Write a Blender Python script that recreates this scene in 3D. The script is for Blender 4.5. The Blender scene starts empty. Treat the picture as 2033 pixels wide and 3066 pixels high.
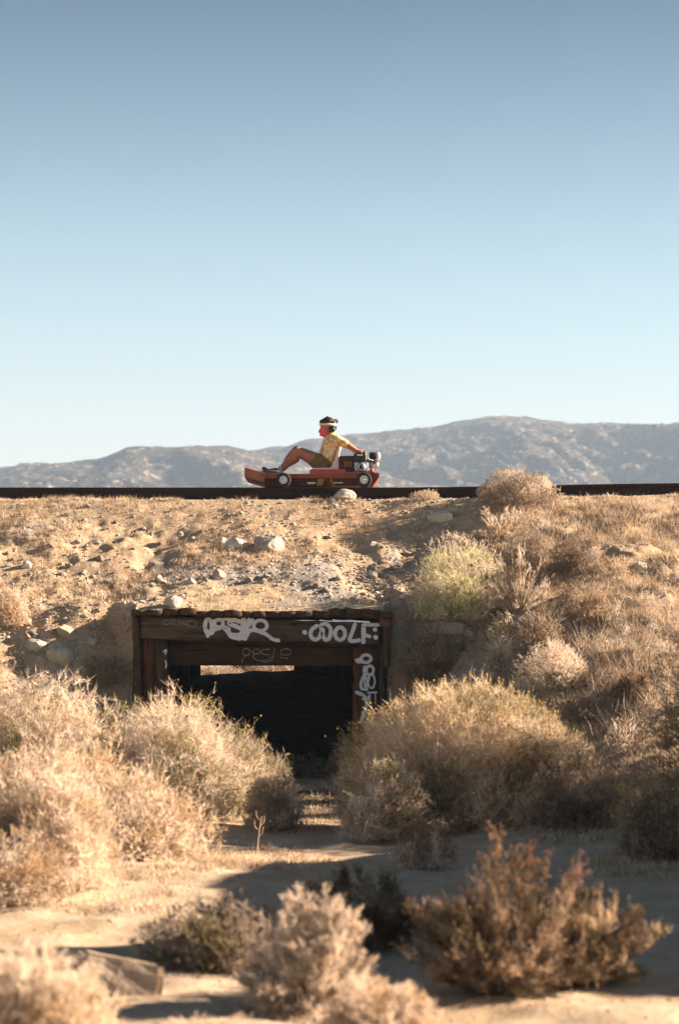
import bpy, bmesh, math, random
import numpy as np
from mathutils import Vector, Matrix

# ------------------------------------------------------------------ camera
SC = bpy.context.scene
COL = SC.collection
EYE = 1.6                       # eye height above the sandy wash
F = 7000.0                      # focal length in photo pixels (photo 2033 x 3066, short telephoto)
CX, CY, HOR = 1016.5, 1533.0, 1885.0
PITCH = math.atan((HOR - CY) / F)
cam_d = bpy.data.cameras.new("camera")
cam = bpy.data.objects.new("camera", cam_d)
COL.objects.link(cam)
cam.location = (0, 0, EYE)
cam.rotation_euler = (math.pi / 2 + PITCH, 0, 0)
cam_d.sensor_fit = 'VERTICAL'
cam_d.sensor_height = 36.0
cam_d.sensor_width = 24.0
cam_d.lens = 36.0 * F / 3066.0
cam_d.clip_start = 0.5
cam_d.clip_end = 20000
cam_d.dof.use_dof = True
cam_d.dof.focus_distance = 30.0
cam_d.dof.aperture_fstop = 2.8
SC.camera = cam

# ------------------------------------------------------------------ light
SUN_EL, SUN_AZ = 22.5, 81.0     # azimuth measured clockwise from the viewing direction (+Y): to the right, a little behind
world = bpy.data.worlds.new("World")
SC.world = world
world.use_nodes = True
nt = world.node_tree
nt.nodes.clear()
sky = nt.nodes.new("ShaderNodeTexSky")
sky.sky_type = 'NISHITA'
sky.sun_disc = False
sky.sun_elevation = math.radians(SUN_EL)
sky.sun_rotation = math.radians(SUN_AZ)
sky.altitude = 600
sky.air_density = 1.0
sky.dust_density = 0.6
sky.ozone_density = 1.2
bg = nt.nodes.new("ShaderNodeBackground")
bg.inputs['Strength'].default_value = 0.072
# clear desert air: pale at the horizon, deepening steadily with height
wtc = nt.nodes.new("ShaderNodeTexCoord"); wsx = nt.nodes.new("ShaderNodeSeparateXYZ")
wrp = nt.nodes.new("ShaderNodeValToRGB"); wmx = nt.nodes.new("ShaderNodeMix")
wmx.data_type = 'RGBA'; wmx.blend_type = 'MULTIPLY'; wmx.inputs[0].default_value = 1.0; wmx.clamp_result = False
wrp.color_ramp.interpolation = 'B_SPLINE'
wst = [(0.0, (0.80, 0.60, 0.54)), (0.075, (0.71, 0.575, 0.525)), (0.14, (0.565, 0.56, 0.495)), (0.20, (0.35, 0.395, 0.36)), (0.27, (0.082, 0.150, 0.180)), (1.0, (0.04, 0.062, 0.078))]
while len(wrp.color_ramp.elements) < len(wst): wrp.color_ramp.elements.new(0.5)
for i_, (p_, c_) in enumerate(wst):
    wrp.color_ramp.elements[i_].position = p_; wrp.color_ramp.elements[i_].color = (*c_, 1)
nt.links.new(wtc.outputs['Generated'], wsx.inputs[0]); nt.links.new(wsx.outputs[2], wrp.inputs[0])
nt.links.new(sky.outputs[0], wmx.inputs[6]); nt.links.new(wrp.outputs[0], wmx.inputs[7])
wo = nt.nodes.new("ShaderNodeOutputWorld")
nt.links.new(wmx.outputs[2], bg.inputs[0])
nt.links.new(bg.outputs[0], wo.inputs[0])

sun_d = bpy.data.lights.new("sun", 'SUN')
sun_d.energy = 5.0
sun_d.angle = math.radians(0.6)
sun_d.color = (1.0, 0.77, 0.57)
sun = bpy.data.objects.new("sun", sun_d)
COL.objects.link(sun)
_e, _a = math.radians(SUN_EL), math.radians(SUN_AZ)
SUNV = Vector((math.sin(_a) * math.cos(_e), math.cos(_a) * math.cos(_e), math.sin(_e)))
sun.rotation_euler = SUNV.to_track_quat('Z', 'Y').to_euler()

SC.view_settings.view_transform = 'Standard'
SC.view_settings.look = 'None'
SC.view_settings.exposure = 2.32
SC.view_settings.gamma = 1.0
SC.view_settings.use_curve_mapping = False
SC.cycles.use_denoising = True
SC.cycles.max_bounces = 6
SC.cycles.diffuse_bounces = 2
SC.cycles.transmission_bounces = 3
SC.cycles.volume_bounces = 0
SC.cycles.transparent_max_bounces = 6

R = np.random.default_rng(7)
random.seed(7)

# ------------------------------------------------------------------ helpers
def P(px, py, Y):
    """the world point at depth Y seen at photo pixel (px, py)"""
    u, v = (px - CX) / F, (CY - py) / F
    d = Vector((u, math.cos(PITCH) - v * math.sin(PITCH), math.sin(PITCH) + v * math.cos(PITCH)))
    d *= Y / d.y
    return Vector((d.x, Y, EYE + d.z))

def D2P(x, y):      # coordinates measured on a 1568-wide view of the photo
    return x * 1.29656, y * 1.29656

def tag(o, label=None, cat=None, group=None, kind=None):
    if label: o['label'] = label
    if cat: o['category'] = cat
    if group: o['group'] = group
    if kind: o['kind'] = kind
    return o

def empty(name, loc, label, cat, group=None):
    o = bpy.data.objects.new(name, None)
    o.empty_display_size = 0.2
    COL.objects.link(o)
    o.location = loc
    return tag(o, label, cat, group)

def link(name, me, parent=None):
    o = bpy.data.objects.new(name, me)
    COL.objects.link(o)
    if parent is not None:
        o.parent = parent
        pw = Vector((0, 0, 0))
        q = parent
        while q is not None:
            pw += Vector(q.location); q = q.parent
        o.location = -pw            # mesh coordinates are world coordinates
    return o

def mesh_np(name, V, faces, mat=None, smooth=False, mi=None, mats=None, parent=None):
    """faces: (n,k) int array (k = 3 or 4) or a list of such arrays"""
    V = np.asarray(V, dtype=np.float32).reshape(-1, 3)
    fl = faces if isinstance(faces, list) else [faces]
    fl = [np.asarray(f, dtype=np.int32) for f in fl if len(f)]
    idx = np.concatenate([f.ravel() for f in fl])
    tot = np.concatenate([np.full(len(f), f.shape[1], dtype=np.int32) for f in fl])
    start = np.concatenate([[0], np.cumsum(tot)[:-1]]).astype(np.int32)
    me = bpy.data.meshes.new(name)
    me.vertices.add(len(V)); me.vertices.foreach_set('co', V.ravel())
    me.loops.add(len(idx)); me.loops.foreach_set('vertex_index', idx)
    me.polygons.add(len(tot)); me.polygons.foreach_set('loop_start', start)
    me.polygons.foreach_set('loop_total', tot)
    for m in (mats or ([mat] if mat else [])):
        me.materials.append(m)
    if mi is not None:
        me.polygons.foreach_set('material_index', np.asarray(mi, dtype=np.int32))
    if smooth:
        me.polygons.foreach_set('use_smooth', np.ones(len(tot), dtype=bool))
    me.update(calc_edges=True)
    me.validate()
    return link(name, me, parent)

def bm_obj(name, bm, mat, parent=None, smooth=False):
    me = bpy.data.meshes.new(name)
    bmesh.ops.recalc_face_normals(bm, faces=bm.faces)
    bm.to_mesh(me); bm.free()
    me.materials.append(mat)
    if smooth:
        for p in me.polygons: p.use_smooth = True
    return link(name, me, parent)

# --- noise
def _hash(ix, iy, seed):
    n = (ix.astype(np.int64) * 374761393 + iy.astype(np.int64) * 668265263 + seed * 982451653) & 0xffffffff
    n = ((n ^ (n >> 13)) * 1274126177) & 0xffffffff
    n = (n ^ (n >> 16)) & 0xffffffff
    return n / 4294967295.0

def vnoise(x, y, seed=0):
    x = np.asarray(x, float); y = np.asarray(y, float)
    ix, iy = np.floor(x), np.floor(y)
    fx, fy = x - ix, y - iy
    fx = fx * fx * fx * (fx * (fx * 6 - 15) + 10); fy = fy * fy * fy * (fy * (fy * 6 - 15) + 10)
    a, b = _hash(ix, iy, seed), _hash(ix + 1, iy, seed)
    c, d = _hash(ix, iy + 1, seed), _hash(ix + 1, iy + 1, seed)
    return (a + (b - a) * fx) * (1 - fy) + (c + (d - c) * fx) * fy

def fbm(x, y, s, oct=4, seed=0, gain=0.5):
    t, a, n = 0, 1.0, 0
    c, si = math.cos(0.6), math.sin(0.6)
    for i in range(oct):
        t = t + a * (vnoise(x / s, y / s, seed + i) - 0.5)
        n += a; a *= gain; s /= 2.03
        x, y = x * c - y * si + 17.3, x * si + y * c - 5.1
    return t / n * 2

def sstep(a, b, x):
    t = np.clip((x - a) / (b - a), 0, 1)
    return t * t * (3 - 2 * t)

# ------------------------------------------------------------------ materials
def new_mat(name):
    m = bpy.data.materials.new(name)
    m.use_nodes = True
    m.node_tree.nodes.clear()
    return m

class NB:
    def __init__(s, m): s.t = m.node_tree; s.L = s.t.links
    def n(s, ty, **k):
        o = s.t.nodes.new(ty)
        for a, b in k.items(): setattr(o, a, b)
        return o
    def link(s, a, b): s.L.new(a, b)
    def coord(s, scale=(1, 1, 1), what='Object'):
        c = s.n('ShaderNodeTexCoord'); m = s.n('ShaderNodeMapping')
        m.inputs['Scale'].default_value = scale
        s.link(c.outputs[what], m.inputs[0]); return m.outputs[0]
    def noise(s, vec, scale, detail=4, rough=0.6, dist=0.0):
        o = s.n('ShaderNodeTexNoise'); s.link(vec, o.inputs['Vector'])
        o.inputs['Scale'].default_value = scale; o.inputs['Detail'].default_value = detail
        o.inputs['Roughness'].default_value = rough; o.inputs['Distortion'].default_value = dist
        return o.outputs[0]
    def ramp(s, fac, stops, interp='LINEAR'):
        r = s.n('ShaderNodeValToRGB'); r.color_ramp.interpolation = interp
        e = r.color_ramp.elements
        while len(e) < len(stops): e.new(0.5)
        for i, (p, c) in enumerate(stops):
            e[i].position = p; e[i].color = (*c, 1) if len(c) == 3 else c
        s.link(fac, r.inputs[0]); return r.outputs[0]
    def mix(s, fac, a, b, mode='MIX'):
        m = s.n('ShaderNodeMix'); m.data_type = 'RGBA'; m.blend_type = mode
        if hasattr(fac, 'links'): s.link(fac, m.inputs[0])
        else: m.inputs[0].default_value = fac
        for q, i in ((a, 6), (b, 7)):
            if hasattr(q, 'links'): s.link(q, m.inputs[i])
            else: m.inputs[i].default_value = (*q, 1)
        return m.outputs[2]
    def bump(s, h, strength, dist, normal=None):
        b = s.n('ShaderNodeBump'); b.inputs['Strength'].default_value = strength
        b.inputs['Distance'].default_value = dist; s.link(h, b.inputs['Height'])
        if normal: s.link(normal, b.inputs['Normal'])
        return b.outputs[0]
    def out(s, col, rough=0.9, metal=0.0, normal=None, spec=0.2, transl=0.0):
        p = s.n('ShaderNodeBsdfPrincipled')
        if hasattr(col, 'links'): s.link(col, p.inputs['Base Color'])
        else: p.inputs['Base Color'].default_value = (*col, 1)
        if hasattr(rough, 'links'): s.link(rough, p.inputs['Roughness'])
        else: p.inputs['Roughness'].default_value = rough
        p.inputs['Metallic'].default_value = metal
        p.inputs['Specular IOR Level'].default_value = spec
        if normal: s.link(normal, p.inputs['Normal'])
        o = s.n('ShaderNodeOutputMaterial')
        if transl > 0:
            t = s.n('ShaderNodeBsdfTranslucent')
            if hasattr(col, 'links'): s.link(col, t.inputs[0])
            else: t.inputs[0].default_value = (*col, 1)
            mx = s.n('ShaderNodeMixShader'); mx.inputs[0].default_value = transl
            s.link(p.outputs[0], mx.inputs[1]); s.link(t.outputs[0], mx.inputs[2])
            s.link(mx.outputs[0], o.inputs[0])
        else:
            s.link(p.outputs[0], o.inputs[0])

def mat_plain(name, col, rough=0.6, metal=0.0, var=0.25, scale=12.0, spec=0.3, bump=0.0, dark=None):
    m = new_mat(name); b = NB(m); v = b.coord()
    n = b.noise(v, scale, 5, 0.65)
    c2 = dark or tuple(c * (1 - var) for c in col)
    c1 = tuple(min(1, c * (1 + var * 0.5)) for c in col)
    c = b.ramp(n, [(0.35, c2), (0.62, c1)])
    nm = b.bump(b.noise(v, scale * 3, 4), 0.4, bump) if bump else None
    b.out(c, rough, metal, nm, spec)
    return m

def mat_ground():
    m = new_mat("sand_and_dry_soil"); b = NB(m); v = b.coord()
    big = b.noise(v, 0.9, 5, 0.62, 0.4)
    mid = b.noise(v, 5.0, 6, 0.7)
    fine = b.noise(v, 38.0, 5, 0.75)
    sand = b.ramp(mid, [(0.3, (0.36, 0.275, 0.19)), (0.7, (0.52, 0.41, 0.29))])
    tan = b.ramp(mid, [(0.3, (0.32, 0.225, 0.145)), (0.7, (0.50, 0.375, 0.26))])
    grey = b.ramp(mid, [(0.3, (0.23, 0.215, 0.195)), (0.7, (0.38, 0.35, 0.32))])
    c = b.mix(b.ramp(big, [(0.50, (0, 0, 0)), (0.60, (1, 1, 1))]), sand, tan)
    big2 = b.noise(v, 0.75, 4, 0.6, 0.8)
    c = b.mix(b.ramp(big2, [(0.55, (0, 0, 0)), (0.64, (1, 1, 1))]), c, grey)
    c = b.mix(0.55, c, b.ramp(fine, [(0.38, (0.33, 0.31, 0.29)), (0.5, (1, 1, 1)), (0.66, (1.0, 1.0, 1.0))]), 'MULTIPLY')
    n1 = b.bump(mid, 0.7, 0.05)
    n2 = b.bump(fine, 0.8, 0.015, n1)
    b.out(c, 0.95, 0, n2, 0.1)
    return m

def mat_wash():
    m = new_mat("pale_wash_sand"); b = NB(m); v = b.coord()
    mid = b.noise(v, 3.5, 6, 0.65); fine = b.noise(v, 45.0, 5, 0.75)
    big = b.noise(v, 0.8, 4, 0.6, 0.5)
    c = b.ramp(mid, [(0.3, (0.38, 0.30, 0.22)), (0.7, (0.54, 0.44, 0.335))])
    c = b.mix(b.ramp(big, [(0.52, (0, 0, 0)), (0.66, (0.7, 0.7, 0.7))]), c, (0.40, 0.29, 0.17))
    c = b.mix(0.35, c, b.ramp(fine, [(0.36, (0.5, 0.48, 0.45)), (0.52, (1, 1, 1))]), 'MULTIPLY')
    # shade painted into the sand colour where the wash enters the culvert
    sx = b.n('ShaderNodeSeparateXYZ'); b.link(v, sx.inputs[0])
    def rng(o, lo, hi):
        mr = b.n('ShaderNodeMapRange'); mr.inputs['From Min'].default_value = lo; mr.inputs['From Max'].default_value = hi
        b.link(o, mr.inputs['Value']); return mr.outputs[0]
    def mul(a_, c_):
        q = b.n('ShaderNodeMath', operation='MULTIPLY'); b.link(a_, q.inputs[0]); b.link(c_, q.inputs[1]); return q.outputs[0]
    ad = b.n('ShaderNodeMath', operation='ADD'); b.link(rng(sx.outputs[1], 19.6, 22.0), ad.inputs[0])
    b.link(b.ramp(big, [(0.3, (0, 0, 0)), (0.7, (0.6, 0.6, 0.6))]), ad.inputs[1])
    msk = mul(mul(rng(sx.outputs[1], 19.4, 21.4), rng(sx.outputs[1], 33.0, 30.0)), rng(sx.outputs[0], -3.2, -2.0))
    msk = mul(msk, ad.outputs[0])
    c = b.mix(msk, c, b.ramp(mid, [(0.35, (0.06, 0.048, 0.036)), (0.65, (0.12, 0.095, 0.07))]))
    n2 = b.bump(fine, 0.6, 0.012, b.bump(mid, 0.6, 0.05))
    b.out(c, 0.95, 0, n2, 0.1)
    return m

def mat_twig(name, c1, c2, scale=6.0, transl=0.38):
    m = new_mat(name); b = NB(m); v = b.coord()
    n = b.noise(v, scale, 4, 0.7)
    b.out(b.ramp(n, [(0.33, c1), (0.66, c2)]), 0.75, 0, None, 0.15, transl)
    return m

def mat_rock(name, c1, c2, scale=7.0):
    m = new_mat(name); b = NB(m); v = b.coord()
    n = b.noise(v, scale, 6, 0.7); f = b.noise(v, scale * 8, 4, 0.7)
    c = b.ramp(n, [(0.3, c1), (0.7, c2)])
    c = b.mix(0.5, c, b.ramp(f, [(0.38, (0.55, 0.53, 0.5)), (0.52, (1, 1, 1))]), 'MULTIPLY')
    b.out(c, 0.9, 0, b.bump(n, 0.8, 0.03, b.bump(f, 0.5, 0.006)), 0.2)
    return m

def mat_wood(name, c1, c2, axis, rough=0.85):
    m = new_mat(name); b = NB(m)
    s = [26.0, 26.0, 26.0]; s['xyz'.index(axis)] = 1.1
    v = b.coord(tuple(s)); g = b.noise(v, 1.0, 7, 0.7, 0.5)
    v2 = b.coord(); w = b.noise(v2, 2.2, 5, 0.65)
    s3 = [60.0, 60.0, 60.0]; s3['xyz'.index(axis)] = 1.6
    cr = b.noise(b.coord(tuple(s3)), 1.0, 3, 0.5)
    c = b.ramp(g, [(0.3, c1), (0.68, c2)])
    c = b.mix(b.ramp(w, [(0.4, (0, 0, 0)), (0.7, (0.7, 0.7, 0.7))]), c, tuple(x * 0.45 for x in c1))
    c = b.mix(1.0, c, b.ramp(cr, [(0.33, (0.15, 0.13, 0.12)), (0.42, (1, 1, 1))]), 'MULTIPLY')
    b.out(c, rough, 0, b.bump(cr, 0.6, 0.01, b.bump(g, 0.7, 0.01)), 0.2)
    return m

def mat_mountain():
    m = new_mat("desert_mountain"); b = NB(m); v = b.coord()
    big = b.noise(v, 0.018, 5, 0.65, 0.6)
    sp = b.noise(v, 0.24, 5, 0.85); sp2 = b.noise(v, 0.19, 4, 0.8)
    base = b.ramp(big, [(0.35, (0.10, 0.08, 0.065)), (0.65, (0.18, 0.145, 0.115))])
    c = b.mix(b.ramp(sp, [(0.44, (0, 0, 0)), (0.52, (1, 1, 1))]), base, (0.065, 0.062, 0.05))
    c = b.mix(b.ramp(sp2, [(0.55, (0, 0, 0)), (0.60, (1, 1, 1))]), c, (0.48, 0.39, 0.31))
    b.out(c, 0.95, 0, b.bump(sp, 1.0, 6.0), 0.1)
    return m

M = {}
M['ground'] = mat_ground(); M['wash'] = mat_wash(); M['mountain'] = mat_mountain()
M['straw'] = mat_twig("straw_twig", (0.61, 0.50, 0.40), (0.86, 0.745, 0.615))
M['straw_gold'] = mat_twig("golden_twig", (0.50, 0.37, 0.235), (0.74, 0.58, 0.41))
M['olive'] = mat_twig("olive_twig", (0.15, 0.15, 0.06), (0.32, 0.30, 0.13))
M['green'] = mat_twig("pale_green_twig", (0.50, 0.47, 0.27), (0.74, 0.69, 0.46))
M['grey'] = mat_twig("grey_dead_twig", (0.28, 0.23, 0.19), (0.48, 0.40, 0.33))
M['umber'] = mat_twig("umber_twig", (0.09, 0.068, 0.042), (0.23, 0.172, 0.108), transl=0.15)
M['brown'] = mat_twig("brown_dead_twig", (0.17, 0.12, 0.08), (0.34, 0.245, 0.165))
M['redbrown'] = mat_twig("reddish_bract", (0.30, 0.14, 0.09), (0.46, 0.25, 0.17))
M['yellow'] = mat_twig("yellow_floret", (0.50, 0.36, 0.06), (0.72, 0.55, 0.14))
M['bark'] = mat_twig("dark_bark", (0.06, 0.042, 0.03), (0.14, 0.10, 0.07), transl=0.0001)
M['rock'] = mat_rock("grey_granite", (0.27, 0.25, 0.225), (0.47, 0.44, 0.40))
M['rock_tan'] = mat_rock("tan_granite", (0.34, 0.27, 0.20), (0.48, 0.39, 0.30))
M['rock_pale'] = mat_rock("pale_granite", (0.42, 0.38, 0.33), (0.62, 0.57, 0.50))
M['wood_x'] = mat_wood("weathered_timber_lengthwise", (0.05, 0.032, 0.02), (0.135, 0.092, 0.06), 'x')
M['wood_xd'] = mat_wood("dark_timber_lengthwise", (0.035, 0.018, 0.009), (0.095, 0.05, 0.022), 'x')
M['wood_z'] = mat_wood("weathered_timber_upright", (0.045, 0.029, 0.018), (0.105, 0.07, 0.042), 'z')
M['wood_red'] = mat_wood("reddish_timber_upright", (0.11, 0.045, 0.02), (0.24, 0.10, 0.04), 'z')
M['wood_y'] = mat_wood("roof_timber", (0.04, 0.026, 0.016), (0.11, 0.072, 0.042), 'y')
def mat_paint(name, col, lo, hi):
    m = new_mat(name); b = NB(m)
    g = b.noise(b.coord((3.0, 40.0, 26.0)), 1.0, 6, 0.75)
    f = b.noise(b.coord(), 55.0, 4, 0.8)
    w = b.mix(0.5, g, f)
    c = b.ramp(w, [(lo, (0.10, 0.08, 0.07)), (hi, col)])
    b.out(c, 0.7, 0, None, 0.2); return m
M['paint'] = mat_paint("white_spray_paint", (0.66, 0.67, 0.72), 0.36, 0.47)
M['paint_thin'] = mat_paint("thin_worn_spray_paint", (0.30, 0.31, 0.29), 0.42, 0.60)
M['rail'] = mat_plain("dark_rusty_steel", (0.022, 0.014, 0.012), 0.7, 0.3, 0.4, 20, bump=0.003)
M['silt'] = mat_plain('silt_dark_as_shade', (0.075, 0.06, 0.045), 0.95, 0, 0.4, 6, 0.1, bump=0.02)  # tunnel floor soil, coloured near black to carry the tunnel's shade

# ------------------------------------------------------------------ terrain
TUN_Y0, TUN_Y1 = 25.60, 34.0
_tl = P(404, 1840, 25.6).x; _tr = P(1150, 1840, 25.6).x
ROOF_Z = P(780, 1838, 25.6).z + 0.0
TOEW_L = 5.4

def rail_z(x):
    # top of the near rail, lifting a little towards the right of the frame
    return 3.362 + 0.055 * sstep(0.5, 4.6, np.asarray(x, float))

def prof(t):            # 0 at the crest edge, 1 at the toe
    t = np.clip(t, 0, 1)
    return np.where(t < 0.8, t * 1.10, 0.88 + 0.12 * (1 - ((1 - t) / 0.2) ** 1.8)) 

def H(x, y, detail=True):
    x = np.asarray(x, float); y = np.asarray(y, float)
    zc = rail_z(x) - 0.172
    W = TOEW_L + 4.2 * sstep(0.9, 3.2, x) + 0.5 * sstep(-2.4, -4.2, x) + 0.4 * fbm(x, y * 0.3, 2.5, 2, 5)
    W = np.where(y > 25.6, W, W)
    t = (28.6 - y) / W
    bank = zc * (1 - prof(t))
    # roof fill over the tunnel
    xc, hw = 0.5 * (_tl + _tr), 0.5 * (_tr - _tl)
    # mouth and channel in front of the tunnel
    dx = np.maximum(np.abs(x - xc) - hw, 0); dy = np.maximum(y - 25.55, 0)
    dist = np.sqrt(dx * dx + dy * dy)
    bank = bank * sstep(0.0, 0.9, dist + 0.02)
    # soil heaped against the sides of the culvert, level with the fill over it further back
    tt = np.clip((28.6 - y) / 3.0, 0, 1)
    fill = zc - (zc - ROOF_Z - 0.03) * tt ** 0.92
    fill = fill - 0.15 * sstep(0.05, 0.3, 1 - tt) * sstep(0.02, 0.25, tt)
    sc_ = np.where(x < xc, 0.7 + 2.6 * sstep(25.5, 26.4, y), 0.5 + 1.2 * sstep(25.6, 26.6, y))
    wf_ = np.exp(-(dx / sc_) ** 2) * sstep(25.4, 26.0, y + 0.35 * fbm(x, y, 0.5, 2, 15)) * np.where(y < 25.62, sstep(0.0, 0.3, dx), 1)
    bank = np.maximum(bank, bank * (1 - wf_) + fill * wf_)
    bank = bank + (0.05 * np.exp(-((x - 2.0) / 0.75) ** 2) - 0.06 * np.exp(-((x - 0.85) / 0.3) ** 2)) * sstep(21.5, 24.0, y) * (1 - sstep(27.2, 28.5, y)) * sstep(0.1, 0.4, bank)
    # back side
    dyb = np.maximum(34.05 - y, 0)
    db = np.sqrt(dx * dx + dyb * dyb)
    back = 1 - (1 - sstep(31.6, 36.6, y)) * np.where(y > 31.6, sstep(0.0, 0.8, db + 0.02), 1)
    base_far = 0.8 * sstep(26, 36, y)
    z = np.where(y < 28.6, bank, zc * (1 - back) + base_far * back)
    # unseen soil bank right of frame; narrow peak added to shade the wash
    z = z + np.exp(-((x - 5.2) / 1.05) ** 2) * (2.42 * np.exp(-((y - 14.4) / 4.4) ** 4) + 1.05 * np.exp(-((y - 12.45) / 0.5) ** 2))
    z = z + 0.16 * sstep(0.6, 2.6, x) * np.exp(-((y - 17.5) / 2.2) ** 2)
    if detail:
        k = sstep(0.03, 0.35, bank) * (y < 28.6)
        near_edge = np.where(y > 28.2, 0.22, 1.0)
        z = z + near_edge * k * (0.13 * fbm(x, y, 1.3, 3, 11) + 0.12 * fbm(x, y, 0.42, 3, 21) + 0.045 * np.abs(fbm(x, y, 0.16, 3, 31)))
        flat = (1 - sstep(0.0, 0.4, bank)) * (y < 27)
        z = z + flat * (0.05 * fbm(x, y, 2.2, 3, 41) + 0.030 * fbm(x, y, 0.30, 3, 51))
        far = sstep(36, 44, y)
        z = z + far * (0.35 * fbm(x, y, 9.0, 4, 61))
        top = ((y >= 28.6) & (y < 33)).astype(float)
        z = z + top * 0.02 * fbm(x, y, 0.3, 2, 71)
    return z

def roof_h(x, y):
    t = np.clip((28.6 - y) / (28.6 - TUN_Y0), 0, 1)
    zc = rail_z(x) - 0.172
    rz = ROOF_Z + 0.03
    f = zc - (zc - rz) * (t ** 0.92)
    f = f - 0.13 * np.sin(np.pi * t)
    n = 0.08 * fbm(x, y, 0.9, 3, 11) + 0.05 * fbm(x, y, 0.3, 3, 21) + 0.02 * np.abs(fbm(x, y, 0.12, 2, 31))
    ed = np.minimum(np.abs(x - _tl), np.abs(x - _tr))
    f = f - 0.15 * sstep(0.05, 0.3, 1 - t) * sstep(0.02, 0.25, t) * np.clip(1 - ed / 0.7, 0, 1) ** 2
    return f + n * sstep(0, 0.25, 1 - t) * sstep(0.0, 0.1, t)

def Hs(x, y):
    x_ = float(x); y_ = float(y)
    if _tl < x_ < _tr and TUN_Y0 < y_ < 28.6:
        return float(max(roof_h(x_, y_), H(x_, y_)))
    return float(H(x_, y_))

def Hm(x, y):
    x = np.asarray(x, float); y = np.asarray(y, float)
    h = H(x, y)
    m = (x > _tl) & (x < _tr) & (y > TUN_Y0) & (y < 28.6)
    return np.where(m, np.maximum(roof_h(x, y), h), h)

def ray_xz(px, py, ys_):
    u, v = (px - CX) / F, (CY - py) / F
    dy = math.cos(PITCH) - v * math.sin(PITCH)
    return u * ys_ / dy, EYE + (math.sin(PITCH) + v * math.cos(PITCH)) * ys_ / dy

def hit(px, py, y0=7.0, y1=28.7):
    """where the ray through photo pixel (px, py) meets the ground"""
    yy = np.arange(y0, y1, 0.08)
    x, z = ray_xz(px, py, yy)
    below = z <= Hm(x, yy)
    if not below.any():
        q = P(px, py, 28.6)
        return Vector((q.x, 28.6, Hs(q.x, 28.6)))
    i = int(np.argmax(below))
    yy = np.linspace(yy[max(i - 1, 0)], yy[i], 17)
    x, z = ray_xz(px, py, yy)
    h = Hm(x, yy); k = int(np.argmax(z <= h))
    return Vector((float(x[k]), float(yy[k]), float(h[k])))

def hit_many(pxy):
    pxy = np.asarray(pxy, float)
    yy = np.arange(7.0, 28.7, 0.08)
    u, v = (pxy[:, 0] - CX) / F, (CY - pxy[:, 1]) / F
    dy = math.cos(PITCH) - v * math.sin(PITCH)
    x = (u / dy)[:, None] * yy; z = EYE + ((math.sin(PITCH) + v * math.cos(PITCH)) / dy)[:, None] * yy
    h = Hm(x, np.broadcast_to(yy, x.shape))
    k = np.argmax(z <= h, axis=1); r = np.arange(len(pxy))
    return np.stack([x[r, k], yy[k], h[r, k]], -1)

def lines(segs):
    out = []
    for a, b, n in segs:
        out += list(np.linspace(a, b, n, endpoint=False))
    out.append(segs[-1][1])
    return np.array(out)

def geo(a, b, n):
    return list(a * (b / a) ** (np.arange(1, n + 1) / n))

xs_core = lines([(-7, -4.6, 14), (-4.6, _tl, 66), (_tl, _tr, 72), (_tr, 4.8, 130), (4.8, 8, 20)])
xs = np.array([-v for v in geo(7, 6000, 22)][::-1] + list(xs_core) + geo(8, 6000, 22))
ys = np.array([-200, -60, -20, -5, 2, 5] + list(lines([(6, 9, 16), (9, 23, 200), (23, TUN_Y0, 70)]))
              + list(lines([(TUN_Y0, 28.6, 92), (28.6, 31.6, 24), (31.6, TUN_Y1, 14), (TUN_Y1, 37, 16), (37, 60, 60)]))[1:] + geo(60, 9000, 26))
X, Y = np.meshgrid(xs, ys)
Z = H(X, Y)
ny, nx = X.shape
idx = np.arange(ny * nx).reshape(ny, nx)
quad = np.stack([idx[:-1, :-1], idx[:-1, 1:], idx[1:, 1:], idx[1:, :-1]], -1)
cxm = 0.5 * (X[:-1, :-1] + X[:-1, 1:]); cym = 0.5 * (Y[:-1, :-1] + Y[1:, :-1])
in_t = (cxm > _tl) & (cxm < _tr) & (cym > TUN_Y0) & (cym < TUN_Y1)
zm = 0.25 * (H(cxm, cym, False) * 4)
W_ = TOEW_L + 4.2 * sstep(0.9, 3.2, cxm) + 1.3 * sstep(-2.4, -4.2, cxm)
emb = (cym > 28.6 - W_) & (cym < 36.6) & ~in_t & (np.abs(cxm) < 7000)
Vall = np.stack([X, Y, Z], -1).reshape(-1, 3)

def compact(V, Fq):
    u, inv = np.unique(Fq, return_inverse=True)
    return V[u], inv.reshape(Fq.shape)

v, f = compact(Vall, quad[~in_t & ~emb])
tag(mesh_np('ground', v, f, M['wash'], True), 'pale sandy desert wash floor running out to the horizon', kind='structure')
v, f = compact(Vall, quad[emb])
# the strip over the tunnel belongs to the embankment too
xi = np.where((xs >= _tl - 1e-6) & (xs <= _tr + 1e-6))[0]
yi = np.where((ys >= TUN_Y0 - 1e-6) & (ys <= TUN_Y1 + 1e-6))[0]
XX, YY = np.meshgrid(xs[xi], ys[yi])
ZZ = np.where(YY <= 28.6, np.maximum(roof_h(XX, YY), 0), np.maximum(H(XX, YY), ROOF_Z + 0.02))
edge = np.minimum(np.abs(XX - _tl), np.abs(XX - _tr))
bl = 1 - sstep(0, 0.35, edge)
bl = bl * sstep(25.9, 26.4, YY)
ZZ = np.where(YY <= 28.6, ZZ * (1 - bl) + np.maximum(H(XX, YY), ROOF_Z + 0.02) * bl, ZZ)
ii = np.arange(XX.size).reshape(XX.shape)
q2 = np.stack([ii[:-1, :-1], ii[:-1, 1:], ii[1:, 1:], ii[1:, :-1]], -1).reshape(-1, 4)
V2 = np.stack([XX, YY, ZZ], -1).reshape(-1, 3)
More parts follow.
